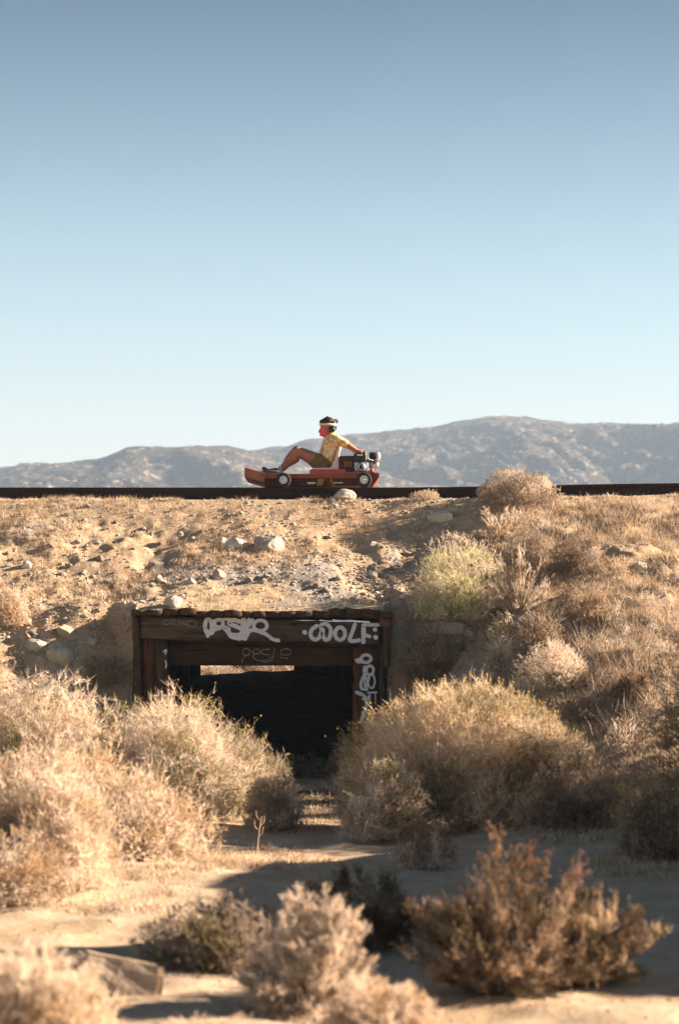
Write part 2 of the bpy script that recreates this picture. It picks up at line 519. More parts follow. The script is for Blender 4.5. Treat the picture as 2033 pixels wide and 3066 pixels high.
tag(mesh_np('embankment', np.concatenate([v, V2]), np.concatenate([f, q2 + len(v)]), M['ground'], True),
    'dry stony railway embankment with patchy grass', kind='structure')
# floor of the tunnel, silted up towards the far end
fx = np.linspace(_tl, _tr, 30); fy = np.linspace(TUN_Y0, TUN_Y1, 60)
FX, FY = np.meshgrid(fx, fy)
FZ = 0.92 * sstep(29.0, 33.2, FY) + (0.03 + 0.14 * sstep(31, 33, FY)) * fbm(FX, FY, 0.8, 3, 5) * sstep(25.6, 26.2, FY)
FZ = np.where(FY <= TUN_Y0 + 0.01, H(FX, FY), FZ)
FZ = np.where(FY >= TUN_Y1 - 0.01, 0.80, FZ)
ii = np.arange(FX.size).reshape(FX.shape)
q3 = np.stack([ii[:-1, :-1], ii[:-1, 1:], ii[1:, 1:], ii[1:, :-1]], -1).reshape(-1, 4)
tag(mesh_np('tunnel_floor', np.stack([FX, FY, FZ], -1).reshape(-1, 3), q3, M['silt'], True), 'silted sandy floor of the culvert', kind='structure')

# ------------------------------------------------------------------ mountains
def ridge(name, D0, crest_px, front, label, xspan, amp, seed, step):
    cp = [P(a, b, D0) for a, b in crest_px]
    cxs = np.array([c.x for c in cp]); czs = np.array([c.z for c in cp])
    x = np.arange(-xspan, xspan + 1, step)
    d = np.concatenate([np.linspace(-front, 0, int(front / step)), np.linspace(0, 260, 30)[1:]])
    XX, DD = np.meshgrid(x, d)
    cz = np.interp(x, cxs, czs)[None, :]
    t = np.where(DD < 0, 1 + DD / front, 1 - DD / 260)
    base = cz * (np.clip(t, 0, 1) ** 0.8)
    g = fbm(XX + 0.5 * DD, DD, 95, 5, seed, 0.55)
    rid = 1 - 2 * np.abs(fbm(XX * 1.0 + 0.55 * DD, DD * 0.45, 60, 4, seed + 9))
    env = np.clip((1 - t) * 5, 0, 1) * np.clip(t * 4, 0, 1)
    Z_ = base + env * (amp * g + amp * 0.8 * (rid - 0.75)) 
    q_ = (D0 + DD) / D0
    lim = EYE + (np.interp(XX / q_, cxs, czs) - EYE) * q_ * (0.955 + 0.045 * np.clip(t, 0, 1))
    Z_ = np.where(DD < 0, np.minimum(Z_, lim), Z_)
    Z_ = Z_ + (0.25 + env) * (3.0 * fbm(XX, DD, 11, 3, seed + 20) + 2.4 * fbm(XX, DD, 4.4, 2, seed + 30)) 
    Z_ = np.maximum(Z_, -0.5)
    ii = np.arange(XX.size).reshape(XX.shape)
    q = np.stack([ii[:-1, :-1], ii[:-1, 1:], ii[1:, 1:], ii[1:, :-1]], -1).reshape(-1, 4)
    o = mesh_np(name, np.stack([XX, DD + D0, Z_], -1).reshape(-1, 3), q, M['mountain'], True)
    tag(o, label, kind='structure')
    return o

def disp(pts): return [D2P(a, b) for a, b in pts]
ridge('mountain', 1250, disp([(-900, 1150), (-300, 1125), (0, 1093), (30, 1083), (100, 1073), (180, 1066), (240, 1058), (290, 1037), (340, 1030), (400, 1031), (450, 1028), (520, 1029), (570, 1040), (640, 1062), (760, 1085), (900, 1105), (1300, 1160), (2300, 1180)]),
      420, 'low rocky desert ridge behind the left half of the rail', 330, 16, 3, 2.0)
ridge('mountain', 1560, disp([(-900, 1100), (200, 1075), (500, 1050), (565, 1044), (620, 1034), (665, 1031), (690, 1018), (720, 1012), (770, 1008), (800, 1004), (850, 1001), (900, 995), (950, 991), (1000, 985), (1050, 973), (1100, 966), (1160, 960), (1210, 962), (1260, 969), (1320, 977), (1390, 976), (1450, 978), (1500, 980), (1568, 978), (1800, 985), (2600, 1040)]),
      560, 'long hazy desert mountain behind the right half of the rail', 420, 24, 57, 2.2)

# ------------------------------------------------------------------ rails
def rail(yc, label):
    # flat-bottomed rail profile (y, z below the top)
    prf = [(-0.036, -0.004), (-0.030, 0), (0.030, 0), (0.036, -0.004), (0.036, -0.034), (0.010, -0.046), (0.009, -0.120), (0.026, -0.134),
           (0.068, -0.160), (0.068, -0.172), (-0.068, -0.172), (-0.068, -0.160), (-0.026, -0.134), (-0.009, -0.120), (-0.010, -0.046), (-0.036, -0.034)]
    xr = np.concatenate([np.linspace(-60, -6, 8), np.linspace(-5.5, 6.5, 49), np.linspace(7, 60, 8)])
    V = []
    for x in xr:
        for a, b in prf: V.append((x, yc + a, float(rail_z(x)) + b))
    n = len(prf); Fq = []
    for i in range(len(xr) - 1):
        for j in range(n):
            Fq.append((i * n + j, i * n + (j + 1) % n, (i + 1) * n + (j + 1) % n, (i + 1) * n + j))
    o = mesh_np('railway_rail', V, np.array(Fq), M['rail'])
    tag(o, label, 'rail', 'rails of the railway track')
rail(29.0, 'dark rusty near rail along the crest of the embankment')
rail(30.435, 'far rail of the track, beyond the near rail under the cart')

# ------------------------------------------------------------------ timber culvert
def qbox(name, Y, quad_px, depth, mat, parent, nx=8, nz=2, jit=0.004, bev=0.007):
    """a timber whose front face fills the photo quad (tl, tr, br, bl) at depth Y, running back by depth"""
    tl, tr, br, bl = [P(a, b, Y) for a, b in quad_px]
    V, Fq = [], []
    def put(f, y):
        ids = []
        for j in range(nz + 1):
            for i in range(nx + 1):
                s, t = i / nx, j / nz
                p = (tl * (1 - s) + tr * s) * (1 - t) + (bl * (1 - s) + br * s) * t
                e = (i in (0, nx)) or (j in (0, nz))
                r = R.normal(0, jit, 3)
                V.append((p.x + r[0], y + (bev if (e and f) else 0) + (r[1] * 0.5 if f else 0), p.z + r[2]))
                ids.append(len(V) - 1)
        return ids
    a = put(True, Y); b = put(False, Y + depth)
    w = nx + 1
    for j in range(nz):
        for i in range(nx):
            Fq.append((a[j * w + i], a[(j + 1) * w + i], a[(j + 1) * w + i + 1], a[j * w + i + 1]))
            Fq.append((b[j * w + i], b[j * w + i + 1], b[(j + 1) * w + i + 1], b[(j + 1) * w + i]))
    for i in range(nx):
        Fq.append((a[i], a[i + 1], b[i + 1], b[i]))
        k = nz * w
        Fq.append((a[k + i], b[k + i], b[k + i + 1], a[k + i + 1]))
    for j in range(nz):
        Fq.append((a[j * w], b[j * w], b[(j + 1) * w], a[(j + 1) * w]))
        Fq.append((a[j * w + nx], a[(j + 1) * w + nx], b[(j + 1) * w + nx], b[j * w + nx]))
    return mesh_np(name, V, np.array(Fq), mat, parent=parent)

def c2(x, y): return (350 + x / 1.7422, 1780 + y / 1.7422)
def cA(x, y): return (380 + x / 3.136, 1810 + y / 3.136)
def cB(x, y): return (800 + x / 3.92, 1810 + y / 3.92)
def quad2(x0, x1, yt0, yt1, yb0, yb1): return [c2(x0, yt0), c2(x1, yt1), c2(x1, yb1), c2(x0, yb0)]

culv = empty('timber_culvert', (-0.85, 25.6, 0), 'dark weathered timber culvert with white graffiti, set in the embankment', 'culvert')
# roof planks, ends showing
pk = [(78, 160, 75, 77, 107, 109), (161, 239, 78, 78, 109, 110), (241, 330, 74, 71, 110, 108), (331, 414, 70, 70, 107, 107), (416, 488, 88, 86, 117, 117), (489, 560, 85, 86, 117, 116), (562, 650, 82, 84, 117, 118),
      (652, 713, 88, 86, 118, 119), (714, 775, 86, 87, 119, 118), (777, 856, 90, 88, 120, 120), (857, 935, 88, 90, 120, 120), (937, 1022, 86, 84, 120, 122), (1023, 1110, 85, 86, 121, 122), (1112, 1192, 75, 73, 116, 118), (1193, 1274, 74, 75, 118, 120),
      (1276, 1362, 76, 82, 121, 124), (1363, 1440, 83, 92, 124, 132)]
for i, p in enumerate(pk):
    y = 25.47 + 0.05 * random.random()
    qbox('plank', y, quad2(*p), 33.9 - y, M['wood_y'], culv, 2, 2, 0.006, 0.012)
# main front beam, second beam, ledge between them
beam = qbox('front_beam', 25.60, [(419, 1844.5), (1136, 1866), (1137, 1931), (421, 1912.5)], 0.24, M['wood_x'], culv, 26, 4, 0.0035, 0.010)
beam['label'] = 'long front beam carrying the large white graffiti'
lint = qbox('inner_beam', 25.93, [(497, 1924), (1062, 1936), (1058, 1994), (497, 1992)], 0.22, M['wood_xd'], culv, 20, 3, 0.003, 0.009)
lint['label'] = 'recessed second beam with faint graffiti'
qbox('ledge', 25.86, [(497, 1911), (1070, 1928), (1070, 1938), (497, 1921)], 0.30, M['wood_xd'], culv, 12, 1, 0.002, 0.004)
# posts and side pieces (feet run down to the sand)
FOOT = 2318
qbox('side_plank', 25.58, [c2(80, 110), c2(119, 110), c2(121, 345), c2(86, 345)], 0.10, M['wood_z'], culv, 2, 6)
qbox('side_plank', 25.66, [c2(84, 347), c2(128, 345), (424, FOOT), (400, FOOT)], 0.10, M['wood_z'], culv, 2, 6)
lp = qbox('post', 25.80, [c2(132, 228), c2(193, 230), (464, FOOT), (428, FOOT)], 0.22, M['wood_red'], culv, 3, 10)
lp['label'] = 'reddish brown left post'
lp2 = qbox('post', 25.78, [c2(197, 230), c2(264, 234), (503, FOOT), (466, FOOT)], 0.24, M['wood_z'], culv, 3, 10)
rp = qbox('post', 25.78, [c2(1262, 258), c2(1366, 262), (1136, FOOT), (1078, FOOT)], 0.10, M['wood_z'], culv, 3, 12)
rp['label'] = 'right post sprayed with an upright white graffiti tag'
rp2 = qbox('post', 25.885, [c2(1232, 268), c2(1300, 268), (1100, FOOT), (1056, FOOT)], 0.26, M['wood_red'], culv, 3, 12)
qbox('side_plank', 25.60, [c2(1384, 150), c2(1432, 160), c2(1424, 378), c2(1386, 376)], 0.12, M['wood_z'], culv, 2, 6)
qbox('side_plank', 25.66, [c2(1368, 378), c2(1400, 378), (1152, FOOT), (1138, FOOT)], 0.12, M['wood_z'], culv, 2, 6)
qbox('end_block', 25.52, [c2(1366, 121), c2(1438, 135), c2(1420, 178), c2(1372, 165)], 0.20, M['wood_red'], culv, 2, 2)
# inner walls of lengthwise boards, and the far portal
def bxs(name, x0, x1, y0, y1, z0, z1, mat, parent, bev=0.008):
    bm = bmesh.new(); bmesh.ops.create_cube(bm, size=1)
    for v_ in bm.verts: v_.co = Vector(((x0 + x1) / 2 + v_.co.x * (x1 - x0), (y0 + y1) / 2 + v_.co.y * (y1 - y0), (z0 + z1) / 2 + v_.co.z * (z1 - z0)))
    if bev: bmesh.ops.bevel(bm, geom=bm.edges[:], offset=bev, segments=1, affect='EDGES')
    return bm_obj(name, bm, mat, parent)
for side in (0, 1):
    for k in range(8):
        z0 = -0.15 + k * 0.245
        o_ = 0.012 * random.random()
        if side == 0: bxs('wall_board', _tl - 0.02 - o_, _tl + 0.07 - o_, 25.78, 33.9, z0, z0 + 0.238, M['wood_y'], culv)
        else: bxs('wall_board', _tr - 0.06 + o_, _tr + 0.03 + o_, 25.78, 33.9, z0, z0 + 0.238, M['wood_y'], culv)
bxs('far_beam', _tl + 0.08, _tr - 0.07, 33.4, 33.65, 1.35, 1.68, M['wood_xd'], culv)
xb = P(880, 2020, 33.4).x
k = xb; q_ = 0
while k < _tr - 0.2:
    bxs('far_board', k, k + 0.26, 33.45 + 0.08 * (q_ % 2), 33.52 + 0.08 * (q_ % 2), 0.5, 1.35, M['wood_z'], culv); k += 0.234; q_ += 1
bxs('far_board', _tl + 0.075, P(600, 2020, 33.4).x, 33.45, 33.52, 0.5, 1.35, M['wood_z'], culv)
for yy in (28.0, 30.7):
    bxs('inner_post', _tl + 0.075, _tl + 0.27, yy, yy + 0.2, -0.05, 1.52, M['wood_z'], culv)
    bxs('inner_post', _tr - 0.27, _tr - 0.065, yy, yy + 0.2, -0.05, 1.52, M['wood_z'], culv)
    bxs('cross_beam', _tl + 0.075, _tr - 0.065, yy, yy + 0.2, 1.53, 1.66, M['wood_xd'], culv)

# graffiti: flat sprayed strokes on the timber
def strokes(name, Y, data, mat, parent, conv, scale):
    V, T = [], []
    dy = 0.0
    for pts, w in data:
        pp = [P(*conv(a, b), Y) for a, b in pts]
        # smooth by Catmull-Rom
        sm = []
        if len(pp) > 2:
            ext = [pp[0] * 2 - pp[1]] + pp + [pp[-1] * 2 - pp[-2]]
            if (pts[0][0] - pts[-1][0]) ** 2 + (pts[0][1] - pts[-1][1]) ** 2 < 1: ext[0] = pp[-2]; ext[-1] = pp[1]
            for i in range(1, len(ext) - 2):
                for s in range(5):
                    t = s / 5
                    a, b, c, d = ext[i - 1], ext[i], ext[i + 1], ext[i + 2]
                    sm.append(0.5 * ((2 * b) + (c - a) * t + (2 * a - 5 * b + 4 * c - d) * t * t + (3 * b - a - 3 * c + d) * t ** 3))
            sm.append(pp[-1])
        else: sm = pp
        r = w / scale / F * Y * 0.5
        dy += 0.0004
        y = Y - 0.0045 - dy
        n = len(sm)
        base = len(V)
        for i, p in enumerate(sm):
            t = (sm[min(i + 1, n - 1)] - sm[max(i - 1, 0)])
            t = Vector((t.x, 0, t.z))
            t = t.normalized() if t.length > 1e-9 else Vector((1, 0, 0))
            s = Vector((-t.z, 0, t.x)) * r * random.uniform(0.92, 1.07)
            V.append((p.x + s.x, y, p.z + s.z)); V.append((p.x - s.x, y, p.z - s.z))
        for i in range(n - 1):
            a = base + i * 2
            T.append((a, a + 1, a + 3)); T.append((a, a + 3, a + 2))
        for p in (sm[0], sm[-1]):      # round ends
            dy += 0.0002
            c0 = len(V); V.append((p.x, Y - 0.0045 - dy, p.z))
            for k_ in range(12):
                an = k_ / 12 * 2 * math.pi
                V.append((p.x + math.cos(an) * r, Y - 0.0045 - dy, p.z + math.sin(an) * r))
            for k_ in range(12): T.append((c0, c0 + 1 + k_, c0 + 1 + (k_ + 1) % 12))
    return mesh_np(name, V, np.array(T), mat, parent=parent)

def ell(cx, cy, rx, ry, n=12): return [(cx + rx * math.cos(i / n * 2 * math.pi), cy + ry * math.sin(i / n * 2 * math.pi)) for i in range(n + 1)]
g1 = strokes('graffiti', 25.60, [
    (ell(768, 205, 32, 68), 38), ([(760, 250), (762, 296)], 34), ([(795, 270), (825, 235), (870, 222)], 40), (ell(865, 176, 40, 36), 32),
    ([(905, 205), (950, 250), (985, 300), (1060, 318)], 44), ([(820, 150), (960, 138), (1050, 150)], 26), ([(1060, 160), (1000, 145), (960, 178), (1030, 205), (1085, 240), (1060, 285), (990, 285)], 40),
    ([(960, 230), (930, 215)], 36), ([(1098, 140), (1092, 220), (1082, 310)], 46), ([(1150, 145), (1125, 220), (1100, 315)], 44), ([(1185, 140), (1150, 200)], 26),
    (ell(1255, 198, 62, 50), 34), ([(1205, 235), (1150, 250), (1112, 320)], 42), ([(1200, 240), (1300, 275), (1370, 325), (1425, 338)], 34)], M['paint'], beam, cA, 3.136)
g1['label'] = 'large white graffiti letters DRSVR'
g2 = strokes('graffiti', 25.60, [(ell(375, 168, 27, 20), 9), ([(420, 195), (424, 146), (455, 150), (452, 168), (426, 172), (466, 198)], 9), ([(505, 148), (478, 154), (502, 176), (478, 196)], 9), ([(520, 196), (520, 152), (548, 194), (552, 150)], 9),
    ([(570, 195), (575, 155)], 9), (ell(612, 182, 38, 28), 10)], M['paint_thin'], beam, cA, 3.136)
g2['label'] = 'small thin graffiti letters ORSNO'
g3 = strokes('graffiti', 25.60, [([(440, 325), (443, 328)], 56), ([(580, 250), (525, 295), (510, 355), (545, 408), (600, 400), (628, 350), (640, 290), (625, 250), (680, 225), (735, 265), (748, 330), (725, 400), (680, 410), (655, 360), (655, 300)], 46),
    (ell(855, 342, 58, 74), 46), ([(1030, 232), (1000, 320), (968, 415), (1020, 428), (1078, 418)], 46), ([(1128, 440), (1130, 340), (1132, 245)], 52), ([(1135, 240), (1215, 238), (1298, 240)], 42), ([(1130, 352), (1200, 375)], 44), ([(1262, 292), (1266, 296)], 48), ([(1270, 384), (1274, 388)], 54)],
    M['paint'], beam, cB, 3.92)
g3['label'] = 'white graffiti word WOLF between dots'
g4 = strokes('graffiti', 25.93, [(ell(1122, 445, 34, 34), 11), ([(1118, 480), (1085, 515), (1085, 540)], 11), (ell(1220, 440, 38, 22), 11), ([(1195, 460), (1190, 500), (1240, 528)], 11), ([(1340, 420), (1280, 425), (1270, 462), (1330, 475), (1335, 515), (1260, 525)], 11),
    ([(1390, 412), (1376, 470), (1362, 520), (1310, 540), (1250, 528)], 12), ([(1382, 490), (1352, 500)], 16), (ell(1495, 445, 48, 30), 10), ([(1455, 465), (1445, 500), (1520, 505)], 9)], M['paint_thin'], lint, cA, 3.136)
g4['label'] = 'faint grey graffiti letters DRSJR'
g5 = strokes('graffiti', 25.78, [(ell(1160, 636, 58, 44), 38), ([(1090, 650), (1052, 655)], 44), ([(1060, 680), (1160, 680)], 26), (ell(1205, 772, 42, 52), 34), ([(1145, 735), (1140, 800), (1150, 870)], 40), ([(1200, 830), (1180, 900), (1160, 980)], 36), (ell(1222, 900, 40, 80), 22),
    ([(1125, 850), (1100, 930), (1110, 985), (1170, 1000)], 34), ([(1140, 880), (1142, 960)], 18), ([(1050, 1032), (1120, 1060), (1160, 1110), (1165, 1200), (1130, 1280), (1110, 1350)], 42), ([(1180, 1035), (1285, 1030)], 22), ([(1205, 1055), (1205, 1130)], 16), ([(1270, 1045), (1272, 1160)], 13),
    ([(1190, 1070), (1180, 1170)], 20)], M['paint'], rp, cB, 3.92)
strokes('graffiti', 25.78, [([(348, 442), (374, 424), (364, 462)], 16)], M['paint'], lp2, cA, 3.136)
strokes('graffiti', 25.78, [([(366, 530), (372, 560), (368, 592)], 15)], M['paint'], lp2, cA, 3.136)

# ------------------------------------------------------------------ plants
def ribbons(lines_, widths, taper=0.35):
    """lines_: (K, S+1, 3); a flat tapering strip along each"""
    K, S1, _ = lines_.shape
    tan = np.gradient(lines_, axis=1)
    tan /= np.linalg.norm(tan, axis=2, keepdims=True) + 1e-9
    rnd = R.normal(size=(K, 1, 3))
    side = np.cross(tan, np.broadcast_to(rnd, tan.shape))
    side /= np.linalg.norm(side, axis=2, keepdims=True) + 1e-9
    w = np.asarray(widths).reshape(-1, 1, 1) * np.linspace(1, taper, S1).reshape(1, -1, 1) * 0.5
    V = np.stack([lines_ - side * w, lines_ + side * w], 2).reshape(-1, 3)
    b = (np.arange(K)[:, None] * S1 + np.arange(S1 - 1)[None, :]) * 2
    Fq = np.stack([b, b + 1, b + 3, b + 2], -1).reshape(-1, 4)
    return V, Fq

def needles(p0, p1, widths):
    """one thin pointed blade (a single triangle) from each p0 to p1"""
    d = p1 - p0
    side = np.cross(d, R.normal(size=p0.shape)); side /= np.linalg.norm(side, axis=1, keepdims=True) + 1e-9
    w = np.asarray(widths).reshape(-1, 1) * 0.5
    V = np.stack([p0 - side * w, p0 + side * w, p1], 1).reshape(-1, 3)
    return V, np.arange(len(V)).reshape(-1, 3)

def unit(a): return a / (np.linalg.norm(a, axis=-1, keepdims=True) + 1e-9)

def bush_geo(rx, ry, h, stems, n1, n2, tw, lump=0.3, up=0.0, tipl=0.16, spread=0.12, seed=0, low=0.05, rnd=0.5, lobes=1, habit='dome'):
    rg = np.random.default_rng(seed + 100)
    # smaller domes that together make the outline
    lc = np.zeros((lobes, 3)); ls = np.ones((lobes, 3)) * np.array([rx, ry, h])
    if lobes > 1:
        an = rg.uniform(0, 2 * np.pi) + np.arange(lobes) * 2.4
        rr = np.sqrt(np.linspace(0.0, 1.0, lobes)) * 0.52
        lc[:, 0] = rx * rr * np.cos(an); lc[:, 1] = ry * rr * np.sin(an)
        f = rg.uniform(0.5, 0.66, lobes); f[0] = 0.72
        ls = np.stack([rx * f, ry * f, h * rg.uniform(0.68, 0.96, lobes) * (1 - 0.3 * rr)], -1); ls[0, 2] = h * 0.95
    def dome(n):
        i = rg.integers(0, lobes, n)
        th = rg.uniform(0, 2 * np.pi, n)
        sp = rg.uniform(low, 1, n)
        cp = np.sqrt(np.clip(1 - sp ** 2, 0, 1)) ** 0.85
        q = np.stack([np.cos(th) * cp, np.sin(th) * cp, sp ** 0.85], -1)
        lum = 1 + lump * (vnoise(q[:, 0] * 2.1 + seed + i * 3.7, q[:, 2] * 2.3 + q[:, 1] * 1.7, seed + 3) - 0.6) * 1.3
        lum *= 1 + lump * 0.5 * (vnoise(q[:, 0] * 6 + seed, q[:, 2] * 6 + q[:, 1] * 5 + i, seed + 5) - 0.5)
        return lc[i] + q * ls[i] * lum[:, None], q, i
    end, q, i = dome(stems)
    end = end * rg.uniform(0.8, 0.98, (stems, 1))
    st = np.stack([rg.normal(0, spread * rx, stems), rg.normal(0, spread * ry, stems), np.full(stems, -0.02)], -1)
    st[:, :2] += lc[i][:, :2] * 0.7 + end[:, :2] * 0.15
    mid = st * 0.5 + end * 0.5; mid[:, 2] += 0.08 * h
    mid += rg.normal(0, 0.04 * h, (stems, 3))
    tt = np.linspace(0, 1, 6)[None, :, None]
    SL = (1 - tt) ** 2 * st[:, None] + 2 * tt * (1 - tt) * mid[:, None] + tt ** 2 * end[:, None]
    # side branches, spread evenly through the outer shell of the dome
    k = stems * n1
    p, q, i = dome(k)
    dep = rg.uniform(0.0, 1, k) ** 1.6 * 0.62
    p0 = lc[i] * dep[:, None] * 0.4 + p * (1 - dep[:, None] * 0.9)
    p0[:, 2] = np.maximum(p0[:, 2], 0.01 * h)
    outd = unit(q * np.array([1 / rx, 1 / ry, 1 / h]) * min(rx, h))
    d1 = unit(outd * 0.75 + rg.normal(0, rnd, (k, 3)) + np.array([0, 0, 0.22 + up]))
    L1 = h * rg.uniform(0.10, 0.22, k)
    p0 = p0 - d1 * L1[:, None] * 0.75
    p0[:, 2] = np.maximum(p0[:, 2], 0.0)
    if habit != 'dome':
        # twigs sit along the stems, crowded towards their tips, so the shrub stays open
        si = np.repeat(np.arange(stems), n1)
        t1 = rg.uniform(0.12, 1.0, k) ** (0.55 if habit == 'knobby' else 0.8)
        tc = t1[:, None]
        p0 = (1 - tc) ** 2 * st[si] + 2 * tc * (1 - tc) * mid[si] + tc ** 2 * end[si]
        tg = unit(2 * (1 - tc) * (mid[si] - st[si]) + 2 * tc * (end[si] - mid[si]))
        d1 = unit(tg * 1.0 + rg.normal(0, rnd * 0.8, (k, 3)) + np.array([0, 0, 0.3]))
        L1 = h * rg.uniform(0.05, 0.15, k) * (0.8 if habit == 'knobby' else 1.2)
    bend = rg.normal(0, 0.18, (k, 3))
    s1 = np.linspace(0, 1, 3)[None, :, None]
    TL = p0[:, None] + d1[:, None] * L1[:, None, None] * s1 + bend[:, None] * L1[:, None, None] * s1 ** 2
    k2 = k * n2
    ti = np.repeat(np.arange(k), n2)
    t2 = rg.uniform(0.1, 1.0, k2)
    q0 = p0[ti] + d1[ti] * (L1[ti] * t2)[:, None] + bend[ti] * (L1[ti] * t2 ** 2)[:, None]
    d2 = unit(d1[ti] * 0.9 + rg.normal(0, rnd * 1.1, (k2, 3)) + np.array([0, 0, 0.2]))
    L2 = h * tipl * rg.uniform(0.35, 1.0, k2)
    s2 = np.linspace(0, 1, 2)[None, :, None]
    UL = q0[:, None] + d2[:, None] * L2[:, None, None] * s2
    return SL, TL, UL

NB_BUSH = [0]
def shrub(base, w, h, label, mats=('straw',), probs=None, stems=60, n1=10, n2=8, tw=0.0045, lump=0.3, up=0.0, tipl=0.16,
          cat='shrub', name='desert_shrub', florets=0, floret_mat='yellow', group=None, depth=None, bark='grey', low=0.05, fsize=0.010, spread=0.12, rnd=0.5, lobes=1, habit='dome'):
    NB_BUSH[0] += 1
    n1 = int(round(n1 * 2.6)); n2 = int(round(n2 * 1.6)); tipl *= 0.55; tw *= 0.8
    seed = NB_BUSH[0] * 17
    rx = w / 2; ry = (depth / 2 if depth else rx * 0.85)
    root = empty(name, base, label, cat, group)
    SL, TL, UL = bush_geo(rx, ry, h, stems, n1, n2, tw, lump, up, tipl, spread, seed, low, rnd, lobes, habit)
    bl = np.array(base)
    V, Fq = ribbons(SL + bl, np.full(len(SL), tw * 2.6))
    mesh_np('branches', V, Fq, M[bark], parent=root)['kind'] = 'stuff'
    V1, F1 = ribbons(TL + bl, np.full(len(TL), tw * 1.3)); V2_, F2 = needles(UL[:, 0] + bl, UL[:, -1] + bl, np.full(len(UL), tw * 1.6))
    pr = probs or [1 / len(mats)] * len(mats)
    # neighbouring twigs share a material: clumps of the bush differ in kind
    c1 = TL[:, 0]; c2_ = UL[:, 0]
    def pick(c):
        f = vnoise(c[:, 0] / (0.16 * w) + seed, c[:, 2] / (0.2 * h) + c[:, 1] * 2, seed) * 0.65 + R.uniform(0, 1, len(c)) * 0.35
        o = np.argsort(np.argsort(f)) / len(f)
        return np.searchsorted(np.cumsum(pr)[:-1], o)
    m1 = np.repeat(pick(c1), 2); m2 = pick(c2_)
    fo = mesh_np('twigs', np.concatenate([V1, V2_]), [F1, F2 + len(V1)], mi=np.concatenate([m1, m2]), mats=[M[a] for a in mats], parent=root)
    fo['kind'] = 'stuff'
    if florets:
        tips = UL[:, -1]
        score = tips[:, 2] / h + 0.4 * np.hypot(tips[:, 0] / rx, tips[:, 1] / ry) + R.uniform(0, 0.6, len(tips))
        sel = tips[np.argsort(-score)[:florets * 2]]
        sel = sel[R.permutation(len(sel))[:florets]] + bl
        a = R.normal(size=(len(sel), 3, 3)); a = unit(a) * fsize
        # each floret: three crossed leaf-sized faces
        VV = (sel[:, None] + a).reshape(-1, 3)
        VV2 = (sel[:, None] + unit(R.normal(size=(len(sel), 3, 3))) * fsize).reshape(-1, 3)
        T1 = np.arange(len(sel) * 3).reshape(-1, 3)
        mesh_np('florets', np.concatenate([VV, VV2]), np.concatenate([T1, T1 + len(VV)]), M[floret_mat], parent=root)['kind'] = 'stuff'
    return root

def sb(bx, by, w, h, label, **k):
    """a shrub given by its base on a 1568-wide view of the photo, with width and height in the same pixels"""
    px, py = D2P(bx, by)
    p = hit(px, py)
    if 'yy' in k:
        yy = k.pop('yy'); q = P(px, py, yy); p = Vector((q.x, yy, Hs(q.x, yy)))
    m = p.y / F * 1.29656
    return shrub(p, w * m, h * m, label, **k)

# --- large shrubs left of the wash
sb(110, 1850, 440, 320, 'broad pale straw shrub at the left edge, rearmost of the left cluster', yy=21.3, lobes=5, mats=('straw', 'straw_gold', 'grey', 'olive'), probs=(.55, .15, .2, .1), stems=90, n1=12, n2=10, lump=0.22)
sb(410, 1900, 520, 335, 'large straw and olive shrub left of the culvert mouth, yellow tips on its right', yy=19.6, lobes=5, mats=('straw', 'grey', 'olive', 'straw_gold'), probs=(.5, .22, .2, .08), stems=100, n1=13, n2=10, lump=0.22, florets=260)
sb(455, 1790, 110, 215, 'olive green rabbitbrush with yellow flower tips before the culvert opening', yy=22.6, mats=('olive', 'green'), probs=(.8, .2), stems=40, n1=7, n2=6, florets=420, up=0.25, tw=0.004, name='rabbitbrush')
sb(632, 1915, 150, 135, 'small rounded grey shrub in the shade left of the sandy wash', mats=('grey', 'straw'), probs=(.45, .55), stems=60, n1=8, n2=8, lump=0.15)
sb(570, 1880, 230, 190, 'dark olive grey shrub behind the small rounded grey shrub', yy=20.6, mats=('grey', 'olive', 'brown'), probs=(.45, .4, .15), stems=60, n1=9, n2=8)
sb(300, 1985, 400, 215, 'pale straw shrub with a dark hollow, in front of the left cluster', lobes=3, mats=('straw', 'straw', 'brown', 'straw_gold'), probs=(.45, .25, .12, .18), stems=80, n1=12, n2=10, lump=0.28)
sb(80, 2050, 470, 350, 'big bright straw shrub at the left edge beside the sunlit sand', lobes=4, mats=('straw', 'straw_gold', 'grey'), probs=(.65, .2, .15), stems=100, n1=13, n2=10, lump=0.25)
sb(180, 1930, 400, 270, 'golden straw shrub in the middle of the left cluster', yy=18.4, lobes=4, mats=('straw_gold', 'straw', 'brown'), probs=(.4, .5, .1), stems=80, n1=12, n2=9, lump=0.3)
sb(30, 2090, 300, 165, 'low golden brown shrub at the left edge, lowest of the cluster', mats=('straw_gold', 'brown', 'straw'), probs=(.4, .25, .35), stems=50, n1=10, n2=8)

